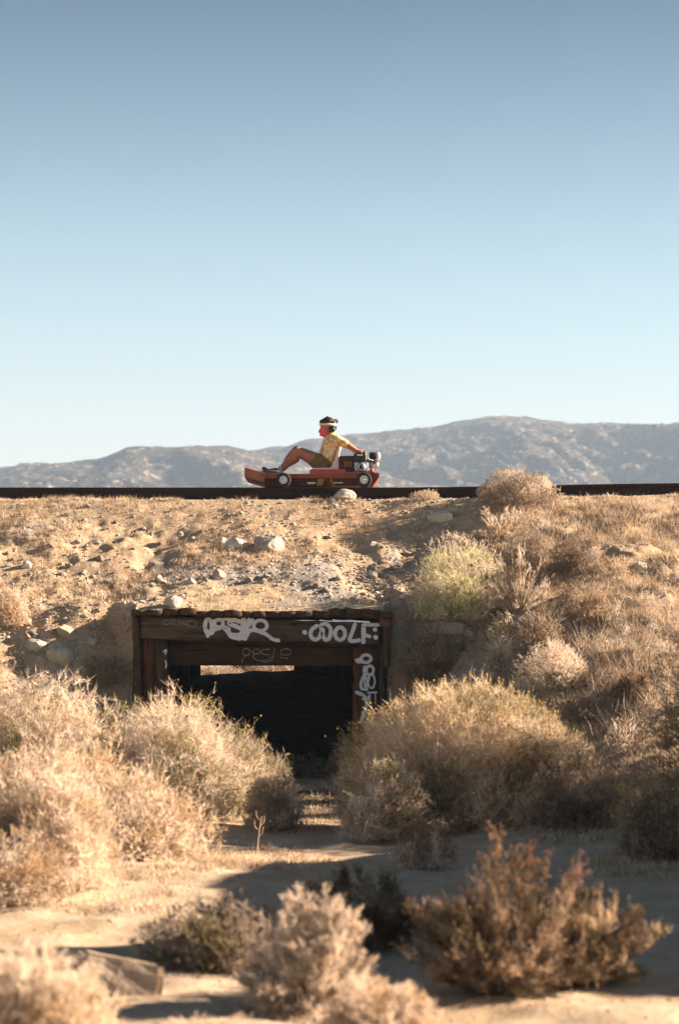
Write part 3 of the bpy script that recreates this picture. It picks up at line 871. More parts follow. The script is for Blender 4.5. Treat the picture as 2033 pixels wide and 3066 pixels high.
# --- right of the wash
sb(1110, 1925, 660, 315, 'very wide domed shrub with sunlit golden crest, right of the culvert mouth', yy=19.0, mats=('straw', 'straw_gold', 'olive', 'grey'), probs=(.46, .30, .14, .10), stems=150, n1=14, n2=10, lump=0.20, tipl=0.19, rnd=0.42, florets=1100, depth=1.5, fsize=0.012)
sb(905, 1940, 250, 190, 'smaller straw shrub in front of the wide domed shrub, at its left', lobes=3, mats=('straw', 'grey', 'straw_gold', 'olive'), probs=(.45, .25, .15, .15), stems=70, n1=11, n2=9, florets=160, lump=0.25)
sb(1330, 1915, 330, 190, 'brown shaded shrub at the right foot of the wide domed shrub', lobes=3, mats=('brown', 'grey', 'straw_gold'), probs=(.4, .3, .3), stems=70, n1=9, n2=8)
sb(1548, 1990, 250, 240, 'olive brown shrub with yellow tips cut by the right edge of the photo', lobes=3, mats=('brown', 'straw_gold', 'grey', 'olive'), probs=(.35, .2, .3, .15), stems=80, n1=10, n2=8, florets=300, fsize=0.012)
sb(1060, 1880, 420, 230, 'dark olive shrub added unseen behind the wide domed shrub to shade the wash', yy=20.6, mats=('olive', 'brown', 'grey'), stems=60, n1=9, n2=8, lobes=3)  # added out of sight so its shadow covers the bright strip of sand
for x_, y_, w_, h_, t_ in ((0.55, 21.9, 1.1, 0.85, 'brown olive shrub added for shade behind the left end of the wide domed shrub'), (1.45, 22.1, 1.3, 0.75, 'dull brown shrub added for shade in the hollow behind the wide domed shrub')):  # both added behind the dome to throw shade on the channel
    shrub(Vector((x_, y_, Hs(x_, y_))), w_, h_, t_, mats=('brown', 'olive', 'grey'), stems=60, n1=9, n2=7, lobes=3, tw=0.006)
# --- foreground
sb(1160, 2295, 470, 275, 'reddish brown buckwheat shrub with tall ragged stems in the foreground', name='buckwheat_shrub', rnd=0.45, habit='open', mats=('umber', 'brown', 'grey', 'redbrown', 'straw_gold'), probs=(.42, .24, .15, .07, .12), stems=170, n1=10, n2=8, tw=0.0034, lump=0.6, florets=420, floret_mat='redbrown', tipl=0.15, bark='umber', fsize=0.008, low=0.10, depth=0.8, spread=0.07)
sb(1350, 2275, 320, 220, 'low fanned brown shrub leaning right of the tall reddish shrub', rnd=0.4, habit='open', mats=('umber', 'brown', 'straw_gold'), probs=(.45, .3, .25), stems=110, n1=9, n2=7, tw=0.0036, lump=0.5, bark='umber', tipl=0.18, spread=0.07)
sb(980, 2010, 150, 130, 'thin reddish stems behind the tall reddish shrub, before the sandy wash', mats=('brown', 'redbrown', 'straw'), probs=(.5, .25, .25), stems=24, n1=6, n2=5, florets=90, floret_mat='redbrown', up=.3)
sb(708, 2335, 300, 275, 'pale cream shrub in the centre foreground with knobbly sunlit tips', rnd=0.6, habit='knobby', mats=('straw', 'grey', 'straw'), probs=(.5, .15, .35), stems=140, n1=14, n2=9, tw=0.0034, lump=0.4, tipl=0.11, depth=0.5)
sb(495, 2245, 400, 190, 'grey brown shrub in the shade left of the pale cream shrub', depth=0.9, lobes=5, mats=('grey', 'brown', 'olive'), probs=(.6, .25, .15), stems=80, n1=11, n2=10, tw=0.004)
sb(30, 2480, 580, 310, 'bright straw shrub filling the lower left corner', lobes=5, mats=('straw', 'straw_gold'), probs=(.8, .2), stems=110, n1=14, n2=14, tw=0.0032, lump=0.22, tipl=0.2)
sb(880, 2450, 280, 190, 'straw tuft shrub at the bottom edge between the cream and reddish shrubs', mats=('straw', 'straw_gold'), probs=(.7, .3), stems=60, n1=11, n2=12, tw=0.0032)
sb(470, 2490, 440, 150, 'low straw shrub along the bottom edge, left of centre', lobes=4, mats=('straw', 'straw_gold'), probs=(.6, .4), stems=70, n1=11, n2=12, tw=0.0032)
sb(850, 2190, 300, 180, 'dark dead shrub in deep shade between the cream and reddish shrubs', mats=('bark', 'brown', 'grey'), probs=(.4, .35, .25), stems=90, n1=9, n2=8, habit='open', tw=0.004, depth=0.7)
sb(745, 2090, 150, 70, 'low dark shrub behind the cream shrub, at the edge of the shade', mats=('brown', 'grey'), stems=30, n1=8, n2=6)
sb(690, 1800, 150, 55, 'low dark weeds on the left of the culvert mouth floor', yy=25.1, mats=('brown', 'olive', 'bark'), stems=40, n1=8, n2=6)
sb(795, 1800, 110, 70, 'low dark weeds on the right of the culvert mouth floor', yy=24.6, mats=('brown', 'grey', 'bark'), stems=40, n1=8, n2=6)
sb(600, 1800, 150, 85, 'olive weeds at the left foot of the culvert opening', yy=24.7, mats=('olive', 'brown'), stems=40, n1=8, n2=6, florets=80)
# --- on the embankment
sb(1058, 1434, 340, 180, 'pale green rounded shrub on the slope right of the culvert', lobes=2, mats=('green', 'straw'), probs=(.75, .25), stems=80, n1=11, n2=9, lump=0.16)
sb(1198, 1168, 200, 88, 'bare brown twiggy shrub on the crest in front of the rail', rnd=0.6, mats=('grey', 'brown', 'straw'), probs=(.35, .3, .35), stems=80, n1=9, n2=6, tw=0.005, lump=0.15, name='twiggy_shrub')
sb(1285, 1592, 190, 110, 'pale cream shrub low on the slope above the wide domed shrub', mats=('straw',), stems=50, n1=10, n2=8)
sb(1010, 1580, 200, 150, 'rusty dry shrub just right of the culvert post', lobes=4, mats=('brown', 'straw_gold', 'grey'), probs=(.45, .3, .25), stems=55, n1=9, n2=8)
sb(1170, 1590, 110, 160, 'tall dry pale stems between the rusty shrub and the cream shrub', mats=('straw', 'olive', 'brown'), probs=(.5, .25, .25), stems=30, n1=6, n2=5, up=.35)
sb(1200, 1415, 150, 135, 'tall feathery dry grass shrub behind the pale green shrub, to its right', mats=('straw', 'grey', 'brown'), probs=(.5, .3, .2), stems=55, n1=8, n2=5, up=.35, habit='open', rnd=0.3)
sb(1060, 1300, 170, 75, 'thin pale upright stems above the pale green shrub', mats=('straw',), stems=30, n1=6, n2=5, up=.4)
sb(1155, 1250, 130, 85, 'cream dry tuft high on the slope below the twiggy shrub', mats=('straw', 'straw_gold'), stems=40, n1=6, n2=5, up=.2, habit='open', rnd=0.35)
sb(1320, 1325, 150, 100, 'dark brown dead shrub on the upper right slope', lobes=3, mats=('brown', 'grey'), probs=(.6, .4), stems=50, n1=8, n2=7)
sb(1250, 1500, 190, 110, 'straggly brown grass shrub in the middle of the right slope', lobes=4, mats=('brown', 'straw_gold', 'grey'), probs=(.4, .3, .3), stems=45, n1=8, n2=7, up=.2)
sb(1360, 1440, 110, 80, 'small rusty tuft on the right slope below the dead shrub', mats=('brown', 'straw_gold'), stems=30, n1=8, n2=6)
sb(1550, 1365, 80, 58, 'rounded grey shrub at the right edge, high on the slope', mats=('grey', 'straw'), stems=40, n1=8, n2=7)
sb(1355, 1665, 210, 70, 'low grey twiggy shrub in the shaded hollow right of the domed shrub', mats=('grey', 'brown'), stems=40, n1=8, n2=6)
sb(1440, 1740, 120, 90, 'sparse upright pale stems at the right end of the domed shrub', mats=('straw', 'brown'), stems=16, n1=5, n2=4, up=.4)
sb(1460, 1620, 100, 65, 'dark shrub in the hollow on the right slope', mats=('bark', 'brown'), stems=40, n1=8, n2=7)
sb(20, 1450, 110, 95, 'orange tan shrub at the left edge of the embankment slope', mats=('straw_gold', 'straw'), stems=50, n1=9, n2=7)
sb(240, 1590, 150, 70, 'dull brown shrub by the left side of the culvert', mats=('brown', 'grey', 'olive'), stems=40, n1=8, n2=6)
sb(985, 1142, 75, 24, 'low cream tuft in front of the rail, left of the twiggy shrub', mats=('straw',), stems=30, n1=7, n2=6)
sb(1490, 1410, 90, 45, 'flat cream tuft below the pale stone on the right slope', mats=('straw',), stems=30, n1=7, n2=6)
sb(1230, 1310, 170, 110, 'grey brown shrub between the green shrub and the dead shrub', lobes=3, mats=('grey', 'brown', 'straw'), stems=50, n1=8, n2=7, up=.1)
# off the right edge, where the shade on the wash comes from
shrub(Vector((3.55, 18.3, Hs(3.55, 18.3))), 2.2, 1.5, 'tall shrub standing just outside the right edge', mats=('brown', 'olive', 'grey'), stems=90, n1=11, n2=9, tw=0.006)
# beyond the culvert
shrub(Vector((P(733, 2020, 40).x, 40, Hs(P(733, 2020, 40).x, 40))), 0.5, 0.75, 'dark stem seen through the culvert against the sunlit ground', mats=('bark', 'brown'), stems=26, n1=5, n2=4, tw=0.012, up=.4, bark='bark')

for q_, (bx_, yy_, w_, h_) in enumerate(((655, 38.5, 0.9, 0.22), (850, 37.5, 1.1, 0.42), (800, 44.0, 1.6, 0.35))):
    pp_ = P(bx_, 2020, yy_)
    shrub(Vector((pp_.x, yy_, Hs(pp_.x, yy_))), w_, h_, ('low dry shrub at the left of the gap seen through the culvert', 'dry shrub at the right of the gap seen through the culvert', 'faint far shrub in the middle of the gap through the culvert')[q_],
          mats=('brown', 'straw', 'grey'), stems=40, n1=8, n2=6, tw=0.009)

# dry single stalks
def stalk(bx, by, h, lean, label):
    px, py = D2P(bx, by); p = hit(px, py); m = p.y / F * 1.29656
    hh = h * m
    bm = bmesh.new()
    pts = [p + Vector((lean * m * t * t, 0, hh * t - 0.01)) for t in (0, .25, .5, .75, 1)]
    def tube(pts, r0, r1):
        rings = []
        for i, q in enumerate(pts):
            r = r0 + (r1 - r0) * i / (len(pts) - 1)
            rings.append([bm.verts.new(q + Vector((math.cos(a) * r, math.sin(a) * r, 0))) for a in (0, 2.09, 4.19)])
        for a, b in zip(rings, rings[1:]):
            for k in range(3): bm.faces.new((a[k], a[(k + 1) % 3], b[(k + 1) % 3], b[k]))
    tube(pts, 0.006, 0.003)
    for t, s in ((.45, 1), (.6, -1), (.72, 1), (.85, -1)):
        q = p + Vector((lean * m * t * t, 0, hh * t))
        tube([q, q + Vector((s * 0.03, 0.01, 0.03)), q + Vector((s * 0.035, 0.01, 0.075))], 0.004, 0.002)
    tag(bm_obj('dry_stalk', bm, M['straw_gold']), label, 'dry stalk')
stalk(595, 1975, 92, 10, 'single golden dry stalk standing alone on the sunlit edge of the wash')
stalk(268, 1985, 60, -4, 'golden dry stalk before the dark hollow of the left shrub')
stalk(312, 1975, 62, -8, 'leaning golden stalk just right of the other stalk before the hollow')

# ------------------------------------------------------------------ stones
def stone_mesh(name, sx, sy, sz, seed, flat=0.0, sub=3, mat=None):
    bm = bmesh.new(); bmesh.ops.create_icosphere(bm, subdivisions=sub, radius=1)
    rg = np.random.default_rng(seed)
    planes = [(Vector(unit(rg.normal(size=3))), rg.uniform(0.58, 0.88)) for _ in range(12)]
    for v_ in bm.verts:
        c = v_.co.copy()
        for n, d in planes:
            k = c.dot(n)
            if k > d: c -= n * (k - d) * 0.97
        w = 1 + 0.16 * float(fbm(c.x * 2 + seed, c.y * 2 + c.z * 1.7, 1.0, 4, seed, 0.65))
        v_.co = Vector((c.x * sx * w, c.y * sy * w, c.z * sz * w))
    me = bpy.data.meshes.new(name); bm.to_mesh(me); bm.free()
    for p in me.polygons: p.use_smooth = False
    me.materials.append(mat or M['rock'])
    return me

def stone(bx, by, w, h, label, mat='rock', seed=None, name='stone', cat='stone', rz=0, tilt=0, sub=3):
    """centre of the stone and its size, on a 1568-wide view"""
    px, py = D2P(bx, by + h * 0.42)
    p = hit(px, py); m = p.y / F * 1.29656
    me = stone_mesh(name, w * m / 2 * 1.15, w * m / 2 * 0.9, h * m / 2 * 1.35, seed or int(bx * 7 + by), mat=M[mat], sub=sub)
    o = bpy.data.objects.new(name, me); COL.objects.link(o)
    o.location = (p.x, p.y + w * m * 0.2, p.z + h * m * 0.38)
    o.rotation_euler = (0, tilt, rz)
    return tag(o, label, cat)
stone(546, 1257, 52, 30, 'smooth pale oval stone on the upper slope, left of a grey block', 'rock_pale')
stone(619, 1258, 72, 38, 'blocky grey rock right of the pale oval stone on the upper slope', 'rock')
stone(515, 1250, 18, 14, 'small white stone just left of the pale oval stone', 'rock_pale')
stone(1020, 1194, 60, 24, 'long white stone high on the slope below the rail', 'rock_pale')
stone(402, 1390, 40, 30, 'grey stone on the soil above the left end of the culvert roof', 'rock_pale')
stone(1040, 1448, 76, 52, 'large angular rock right of the culvert, below the green shrub', 'rock_pale')
stone(1085, 1462, 30, 24, 'smaller rock leaning on the right of the large angular rock', 'rock')
stone(134, 1512, 66, 54, 'large rounded grey boulder at the foot of the slope left of the culvert', 'rock', name='boulder', cat='boulder')
stone(84, 1490, 48, 30, 'dull flat rock left of the large rounded boulder', 'rock')
stone(205, 1482, 44, 26, 'dull grey rock on the slope just right of the large rounded boulder', 'rock')
stone(155, 1462, 60, 26, 'slanting grey slab above the large rounded boulder', 'rock_tan', tilt=0.5)
stone(505, 1328, 34, 22, 'tan grey stone half way down the slope above the culvert', 'rock_tan')
stone(440, 1343, 26, 14, 'flat bluish stone left of the tan grey stone', 'rock')
stone(1478, 1308, 27, 27, 'round white stone alone on the right slope', 'rock_pale')
stone(793, 1130, 52, 24, 'pale jagged rock standing before the rail under the cart', 'rock_pale', sub=3)
stone(1003, 1563, 42, 28, 'pale rock among dry grass right of the culvert', 'rock_tan')
stone(60, 1305, 24, 18, 'small pale stone on the left slope below the rail', 'rock_pale')
stone(735, 1278, 20, 14, 'small white stone on the slope above the gravel patch', 'rock_pale')
stone(862, 1328, 22, 14, 'white stone on the gravel patch above the culvert', 'rock_pale')
stone(1280, 1345, 30, 12, 'thin pale flat stone on the right slope', 'rock_tan')
pslab = hit(*D2P(262, 2300)); msl = pslab.y / F * 1.29656
bm = bmesh.new(); bmesh.ops.create_cube(bm, size=1)
bmesh.ops.bevel(bm, geom=bm.edges[:], offset=0.07, segments=2, affect='EDGES')
bmesh.ops.subdivide_edges(bm, edges=bm.edges[:], cuts=3, use_grid_fill=True)
for v_ in bm.verts:
    c = v_.co
    k = 1 + 0.16 * float(fbm(c.x * 1.3 + 3, c.z * 1.3 + c.y, 0.9, 3, 4))
    v_.co = Vector((c.x * 205 * msl * k * (1 - 0.14 * c.z), c.y * 0.24 * k, c.z * 88 * msl * k))
osl = bm_obj('rock_slab', bm, M['rock_tan'])
osl.location = (pslab.x, pslab.y + 0.12, pslab.z + 38 * msl)
osl.rotation_euler = (-0.10, 0.22, 0.15)
tag(osl, 'large tan slab of rock lying in the shade at lower left', 'rock')

# small stones scattered over the slope: one object each
protos = [stone_mesh('stone', 1, 0.85, 0.6, 900 + i, sub=2, mat=M[('rock', 'rock_pale', 'rock_tan')[i % 3]]) for i in range(9)]
n_st = 0
spots = []
while len(spots) < 190:
    r = random.random()
    if r < .38: px, py = random.gauss(200, 190), random.gauss(1740, 110)
    elif r < .62: px, py = random.gauss(1110, 120), random.gauss(1735, 60)
    else: px, py = random.uniform(0, 2033), random.uniform(1510, 2000)
    if not (0 < px < 2033 and 1505 < py < 2010): continue
    if 400 < px < 1180 and py > 1800: continue
    spots.append((px, py))
for px, py in spots:
    p = hit(px, py)
    o = bpy.data.objects.new('stone', random.choice(protos)); COL.objects.link(o)
    s = random.choice((0.02, 0.025, 0.03, 0.035, 0.045, 0.06))
    o.scale = (s * random.uniform(.8, 1.3), s, s * random.uniform(.7, 1.2))
    o.location = (p.x, p.y, p.z + s * 0.25)
    o.rotation_euler = (random.uniform(-.4, .4), random.uniform(-.4, .4), random.uniform(0, 6.28))
    tag(o, 'small loose stone scattered on the dry embankment slope', 'stone', 'small loose stones scattered on the embankment slope')

# gravel
def scatter_gravel(n, fn, smin, smax, mat, label):
    bm = bmesh.new(); bmesh.ops.create_icosphere(bm, subdivisions=1, radius=1)
    bv = np.array([v_.co[:] for v_ in bm.verts]); bf = np.array([[v_.index for v_ in f_.verts] for f_ in bm.faces]); bm.free()
    pts = fn(n); n = len(pts)
    s = R.uniform(smin, smax, (n, 1, 1)) * np.stack([R.uniform(.7, 1.4, n), R.uniform(.7, 1.3, n), R.uniform(.4, .9, n)], -1)[:, None, :]
    jit = R.uniform(0.75, 1.2, (n, len(bv), 1))
    V = bv[None] * s * jit + pts[:, None, :]
    Fq = (bf[None] + (np.arange(n) * len(bv))[:, None, None]).reshape(-1, 3)
    return tag(mesh_np('gravel', V.reshape(-1, 3), Fq, mat), label, kind='stuff')

def slope_pts(n, dens):
    x = R.uniform(-5, 5.5, n * 4); y = R.uniform(19.5, 28.75, n * 4)
    roof = (x > _tl) & (x < _tr) & (y > TUN_Y0)
    z = np.where(roof, roof_h(x, y), H(x, y))
    ok = dens(x, y, z) > R.uniform(0, 1, len(x))
    ok &= ~((x > _tl) & (x < _tr) & (y < TUN_Y0 + 0.05)) & (z > 0.06)
    p = np.stack([x, y, z], -1)[ok]
    return p[:n]
def dens_gravel(x, y, z):
    a = 1.3 * np.exp(-((x - 0.45) / 0.85) ** 2 - ((y - 26.9) / 0.7) ** 2)
    b = 1.0 * np.exp(-((x + 3.4) / 1.1) ** 2 - ((y - 26.2) / 1.0) ** 2)
    return np.clip(a + b + 0.10 + 0.5 * (fbm(x, y, 0.9, 3, 77) > 0.18), 0, 1)
scatter_gravel(9000, lambda n: slope_pts(n, dens_gravel), 0.006, 0.024, M['rock'], 'loose grey gravel on the embankment slope')
scatter_gravel(1600, lambda n: slope_pts(n, dens_gravel), 0.008, 0.028, M['rock_pale'], 'pale chips of stone among the gravel on the slope')
def wash_pts(n):
    x = R.uniform(-2.6, 3.2, n); y = R.uniform(8.6, 20, n)
    return np.stack([x, y, H(x, y)], -1)
scatter_gravel(2600, wash_pts, 0.003, 0.014, M['rock_tan'], 'small grit lying on the sandy wash')

# ------------------------------------------------------------------ dry grass (stuff)
def grass(n_t, blades, fn, hmin, hmax, mats, label, spread=0.03, w=0.0045, name='dry_grass'):
    p = fn(n_t); n = len(p)
    k = n * blades
    i = np.repeat(np.arange(n), blades)
    hh = R.uniform(hmin, hmax, n)[i] * R.uniform(0.5, 1.1, k)
    b = p[i] + np.stack([R.normal(0, spread, k), R.normal(0, spread, k), np.full(k, -0.008)], -1)
    d = unit(np.stack([R.normal(0, .5, k), R.normal(0, .5, k), np.ones(k)], -1))
    bend = R.normal(0, .25, (k, 3)); bend[:, 2] = -0.1
    s = np.linspace(0, 1, 3)[None, :, None]
    L = b[:, None] + d[:, None] * hh[:, None, None] * s + bend[:, None] * hh[:, None, None] * s ** 2
    V, Fq = needles(L[:, 0], L[:, -1], np.full(k, w * 1.3))
    mi = R.integers(0, len(mats), n)[i]
    return tag(mesh_np(name, V, Fq, mi=mi, mats=[M[a] for a in mats]), label, kind='stuff')
def dens_grass(x, y, z):
    c = sstep(-0.2, 0.25, fbm(x, y, 0.7, 3, 87) + 0.15 * sstep(0.8, 2.5, x))
    g = np.clip(np.exp(-((x - 0.35) / 0.7) ** 2 - ((y - 26.9) / 0.6) ** 2) + 0.8 * ((x > _tl) & (x < _tr) & (y < 27)), 0, 1)
    return c * (1 - g * 0.85)
grass(15000, 10, lambda n: slope_pts(n, dens_grass), 0.03, 0.11, ('straw_gold', 'straw', 'straw_gold', 'brown'), 'short dry grass tufts over the embankment slope', 0.035)
def dens_dark(x, y, z): return sstep(0.05, 0.35, fbm(x, y, 0.45, 3, 187)) * (1 - 0.8 * ((x > _tl) & (x < _tr) & (y < 27)))
grass(6500, 8, lambda n: slope_pts(n, dens_dark), 0.015, 0.055, ('grey', 'brown', 'bark', 'grey'), 'grey and brown dead weeds in patches over the slope', 0.05, name='dead_weeds')
def dens_right(x, y, z): return sstep(0.6, 2.0, x) * sstep(-0.12, 0.25, fbm(x, y, 0.8, 3, 97)) * (y < 28.3)
grass(3600, 14, lambda n: slope_pts(n, dens_right), 0.09, 0.26, ('brown', 'straw_gold', 'grey', 'straw', 'brown'), 'taller brown dry grass on the right part of the slope', 0.06)
def crest_pts(n):
    x = R.uniform(-4.6, 5, n * 3); y = R.uniform(28.55, 28.9, n * 3)
    ok = vnoise(x / 0.35, y * 0, 9) > 0.42
    p = np.stack([x, y, H(x, y)], -1)[ok]; return p[:n]
grass(700, 12, crest_pts, 0.02, 0.065, ('straw', 'straw_gold'), 'dry grass fringe along the foot of the rail', 0.03)
def px_pts(regs):
    def f(n):
        q_ = []
        for (x0, x1, y0, y1, q) in regs:
            k = int(n * q)
            q_.append(np.stack([R.uniform(x0, x1, k), R.uniform(y0, y1, k)], -1) * 1.29656)
        p = hit_many(np.concatenate(q_))
        return p[vnoise(p[:, 0] / 0.5, p[:, 1] / 0.5, 33) > 0.38]
    return f
grass(1500, 12, px_pts([(330, 760, 1940, 2010, .45), (0, 420, 2000, 2110, .3), (1150, 1568, 1890, 2030, .8), (560, 900, 2330, 2364, .12), (380, 640, 2130, 2260, .08), (640, 800, 1820, 1900, .06)]), 0.03, 0.09, ('straw_gold', 'straw', 'straw_gold', 'brown'), 'golden dry grass along the edges of the sandy wash', 0.05)

grass(1400, 12, px_pts([(600, 860, 1796, 1925, .5), (1240, 1568, 1640, 1960, .5)]), 0.02, 0.07, ('brown', 'grey', 'bark'), 'brown twig litter on the shaded ground before the culvert and under the right slope', 0.07)

grass(420, 7, lambda n: (lambda p: p[vnoise(p[:, 0] / 0.4, p[:, 1] / 0.4, 61) > 0.5])(wash_pts(n * 2)), 0.015, 0.06, ('brown', 'grey', 'straw_gold'), 'dead twigs and small weeds strewn over the sandy wash', 0.06, w=0.004, name='twig_litter')
#@@K0
# ------------------------------------------------------------------ rail cart
def cK(x, y): return (700 + x / 3.136, 1220 + y / 3.136)
def K(x, y, Y): return P(*cK(x, y), Y)
M['deck'] = mat_plain("red_brown_painted_wood", (0.20, 0.062, 0.038), 0.7, 0, 0.35, 9, bump=0.002)
M['deck_dark'] = mat_plain("dark_red_brown_wood", (0.085, 0.026, 0.014), 0.7, 0, 0.4, 9)
M['nose'] = mat_plain("orange_brown_plywood", (0.27, 0.11, 0.058), 0.7, 0, 0.3, 9)
M['ochre'] = mat_plain("ochre_wood_block", (0.34, 0.15, 0.035), 0.6, 0, 0.2, 15)
M['red'] = mat_plain("red_vinyl", (0.58, 0.06, 0.035), 0.35, 0, 0.1, 10, 0.5)
M['tyre'] = mat_plain("black_rubber", (0.022, 0.022, 0.024), 0.8, 0, 0.2, 30)
M['rim'] = mat_plain("white_painted_rim", (0.62, 0.66, 0.68), 0.4, 0, 0.12, 40, 0.5)
M['black'] = mat_plain("black_plastic", (0.014, 0.014, 0.017), 0.45, 0, 0.2, 20, 0.4)
M['steel'] = mat_plain("cast_aluminium", (0.42, 0.44, 0.47), 0.42, 0.7, 0.3, 30)
M['chrome'] = mat_plain("bright_steel", (0.68, 0.68, 0.68), 0.28, 0.8, 0.1, 30)
M['cap'] = mat_plain("white_heat_shield", (0.80, 0.78, 0.76), 0.4, 0.0, 0.05, 30, 0.5)
M['label'] = mat_plain("white_sticker", (0.75, 0.75, 0.72), 0.5, 0, 0.08, 30)
M['boxbrown'] = mat_plain("dark_brown_panel", (0.055, 0.018, 0.015), 0.5, 0, 0.25, 14)
M['orange'] = mat_plain("orange_red_bracket", (0.65, 0.10, 0.035), 0.4, 0, 0.1, 14)
M['whiteseat'] = mat_plain("white_seat_shell", (0.80, 0.68, 0.64), 0.45, 0, 0.06, 12, 0.4)
YN, YF = 29.0, 30.435
YM = 29.66
kart = empty('rail_cart', (-0.35, 29.7, 3.36), 'low red brown wooden cart with small engine rolling on the rails', 'rail cart')

def prism(name, pts, Y, depth, mat, parent, bev=0.004, conv=cK):
    """a solid whose side outline is given in photo coordinates at depth Y, running back by depth"""
    bm = bmesh.new()
    a = [bm.verts.new(P(*conv(x, y), Y)) for x, y in pts]
    b_ = [bm.verts.new(v_.co + Vector((0, depth, 0))) for v_ in a]
    bm.faces.new(a); bm.faces.new(b_[::-1])
    n = len(a)
    for i in range(n): bm.faces.new((a[i], a[(i + 1) % n], b_[(i + 1) % n], b_[i]))
    bmesh.ops.recalc_face_normals(bm, faces=bm.faces)
    if bev: bmesh.ops.bevel(bm, geom=bm.edges[:], offset=bev, segments=1, affect='EDGES')
    return bm_obj(name, bm, mat, parent)

def lathe(name, c, axis, prof_, mat, parent, seg=28, smooth=True):
    """prof_: list of (radius, offset along axis)"""
    bm = bmesh.new(); ax = Vector(axis).normalized()
    u = ax.orthogonal().normalized(); w = ax.cross(u)
    rings = []
    for r, o in prof_:
        rings.append([bm.verts.new(Vector(c) + ax * o + (u * math.cos(t) + w * math.sin(t)) * max(r, 1e-4)) for t in [i / seg * 2 * math.pi for i in range(seg)]])
    for a, b_ in zip(rings, rings[1:]):
        for i in range(seg): bm.faces.new((a[i], a[(i + 1) % seg], b_[(i + 1) % seg], b_[i]))
    bm.faces.new(rings[0]); bm.faces.new(rings[-1][::-1])
    return bm_obj(name, bm, mat, parent, smooth)

def tubeobj(name, pts, r, mat, parent, seg=8):
    bm = bmesh.new(); rings = []
    pts = [Vector(p) for p in pts]
    for i, p in enumerate(pts):
        t = (pts[min(i + 1, len(pts) - 1)] - pts[max(i - 1, 0)]).normalized()
        u = t.orthogonal().normalized(); w = t.cross(u)
        rings.append([bm.verts.new(p + (u * math.cos(a) + w * math.sin(a)) * r) for a in [k_ / seg * 2 * math.pi for k_ in range(seg)]])
    for a, b_ in zip(rings, rings[1:]):
        for i in range(seg): bm.faces.new((a[i], a[(i + 1) % seg], b_[(i + 1) % seg], b_[i]))
    bm.faces.new(rings[0]); bm.faces.new(rings[-1][::-1])
    return bm_obj(name, bm, mat, parent, True)

# deck boards: upper band, darker recessed side below
prism('deck', [(288, 612), (560, 624), (850, 618), (1130, 606), (1366, 612), (1368, 652), (1355, 662), (288, 668)], 29.10, 1.16, M['deck'], kart)
prism('side_board', [(296, 669), (1352, 663), (1328, 700), (1306, 736), (296, 741)], 29.16, 1.04, M['deck_dark'], kart)
prism('nose_panel', [(103, 560), (294, 612), (294, 708), (100, 652)], 29.10, 1.16, M['nose'], kart)
prism('tail_block', [(1285, 640), (1372, 610), (1366, 655), (1312, 732), (1270, 732)], 29.135, 1.0, M['deck'], kart)
prism('wood_block', [(790, 664), (855, 664), (832, 735), (776, 735)], 29.135, 0.03, M['ochre'], kart)
prism('wood_block', [(900, 664), (925, 664), (930, 700), (956, 735), (925, 735), (905, 700)], 29.135, 0.03, M['ochre'], kart)
prism('sticker', [(692, 703), (766, 701), (766, 716), (692, 718)], 29.152, 0.006, M['label'], kart, 0)
prism('sticker', [(935, 702), (1024, 702), (1024, 711), (935, 711)], 29.152, 0.006, M['label'], kart, 0)
# wheels
def wheel(cx, cy, Y, r_px, near):
    c = K(cx, cy, 29.0); c = Vector((c.x, Y, float(rail_z(c.x)) + r_px * 0.00132))
    r = r_px * 0.00132
    s = -1 if near else 1
    t = lathe('tyre', c, (0, s, 0), [(r * 0.52, -0.045), (r * 0.86, -0.052), (r * 0.97, -0.04), (r, -0.02), (r, 0.02), (r * 0.97, 0.04), (r * 0.88, 0.052), (r * 0.62, 0.050), (r * 0.54, 0.040), (r * 0.53, 0.02)], M['tyre'], kart)
    t.name = 'wheel'
    rim = lathe('rim', c, (0, s, 0), [(r * 0.54, -0.01), (r * 0.54, 0.042), (r * 0.50, 0.046), (r * 0.44, 0.034), (r * 0.24, 0.030), (r * 0.20, 0.046), (0.001, 0.048)], M['rim'], None)
    rim.parent = t; rim.matrix_parent_inverse = Matrix.Identity(4)
    rim.location = (0, 0, 0)
    hub = lathe('axle_nut', c, (0, s, 0), [(0.011, 0.03), (0.011, 0.066), (0.004, 0.068)], M['steel'], None, 10)
    hub.parent = t; hub.location = (0, 0, 0)
    for k_ in range(4):
        a = k_ * math.pi / 2 + 0.5
        q = c + Vector((math.cos(a) * r * 0.33, s * 0.030, math.sin(a) * r * 0.33))
        bo = lathe('bolt', q, (0, s, 0), [(0.006, 0), (0.006, 0.012), (0.002, 0.013)], M['steel'], None, 6)
        bo.parent = t; bo.location = (0, 0, 0)
    return c
wf = wheel(467, 668, YN, 71, True); wf2 = wheel(467, 668, YF, 71, False)
wr = wheel(1222, 664, YN, 73, True); wr2 = wheel(1222, 664, YF, 73, False)
tubeobj('axle', [wf, wf2], 0.012, M['steel'], kart); tubeobj('axle', [wr, wr2], 0.012, M['steel'], kart)
# foot rest and steering linkage at the front
prism('foot_bar', [(262, 560), (285, 556), (330, 578), (366, 574), (395, 566), (412, 572), (414, 610), (365, 612), (330, 600), (270, 585)], 29.35, 0.5, M['black'], kart, 0.003)
prism('mounting_plate', [(235, 597), (402, 604), (402, 615), (245, 611)], 29.2, 0.9, M['black'], kart, 0.002)
tubeobj('steering_rod', [K(300, 590, 29.3), K(420, 600, 29.2), K(467, 640, 29.12)], 0.008, M['steel'], kart)
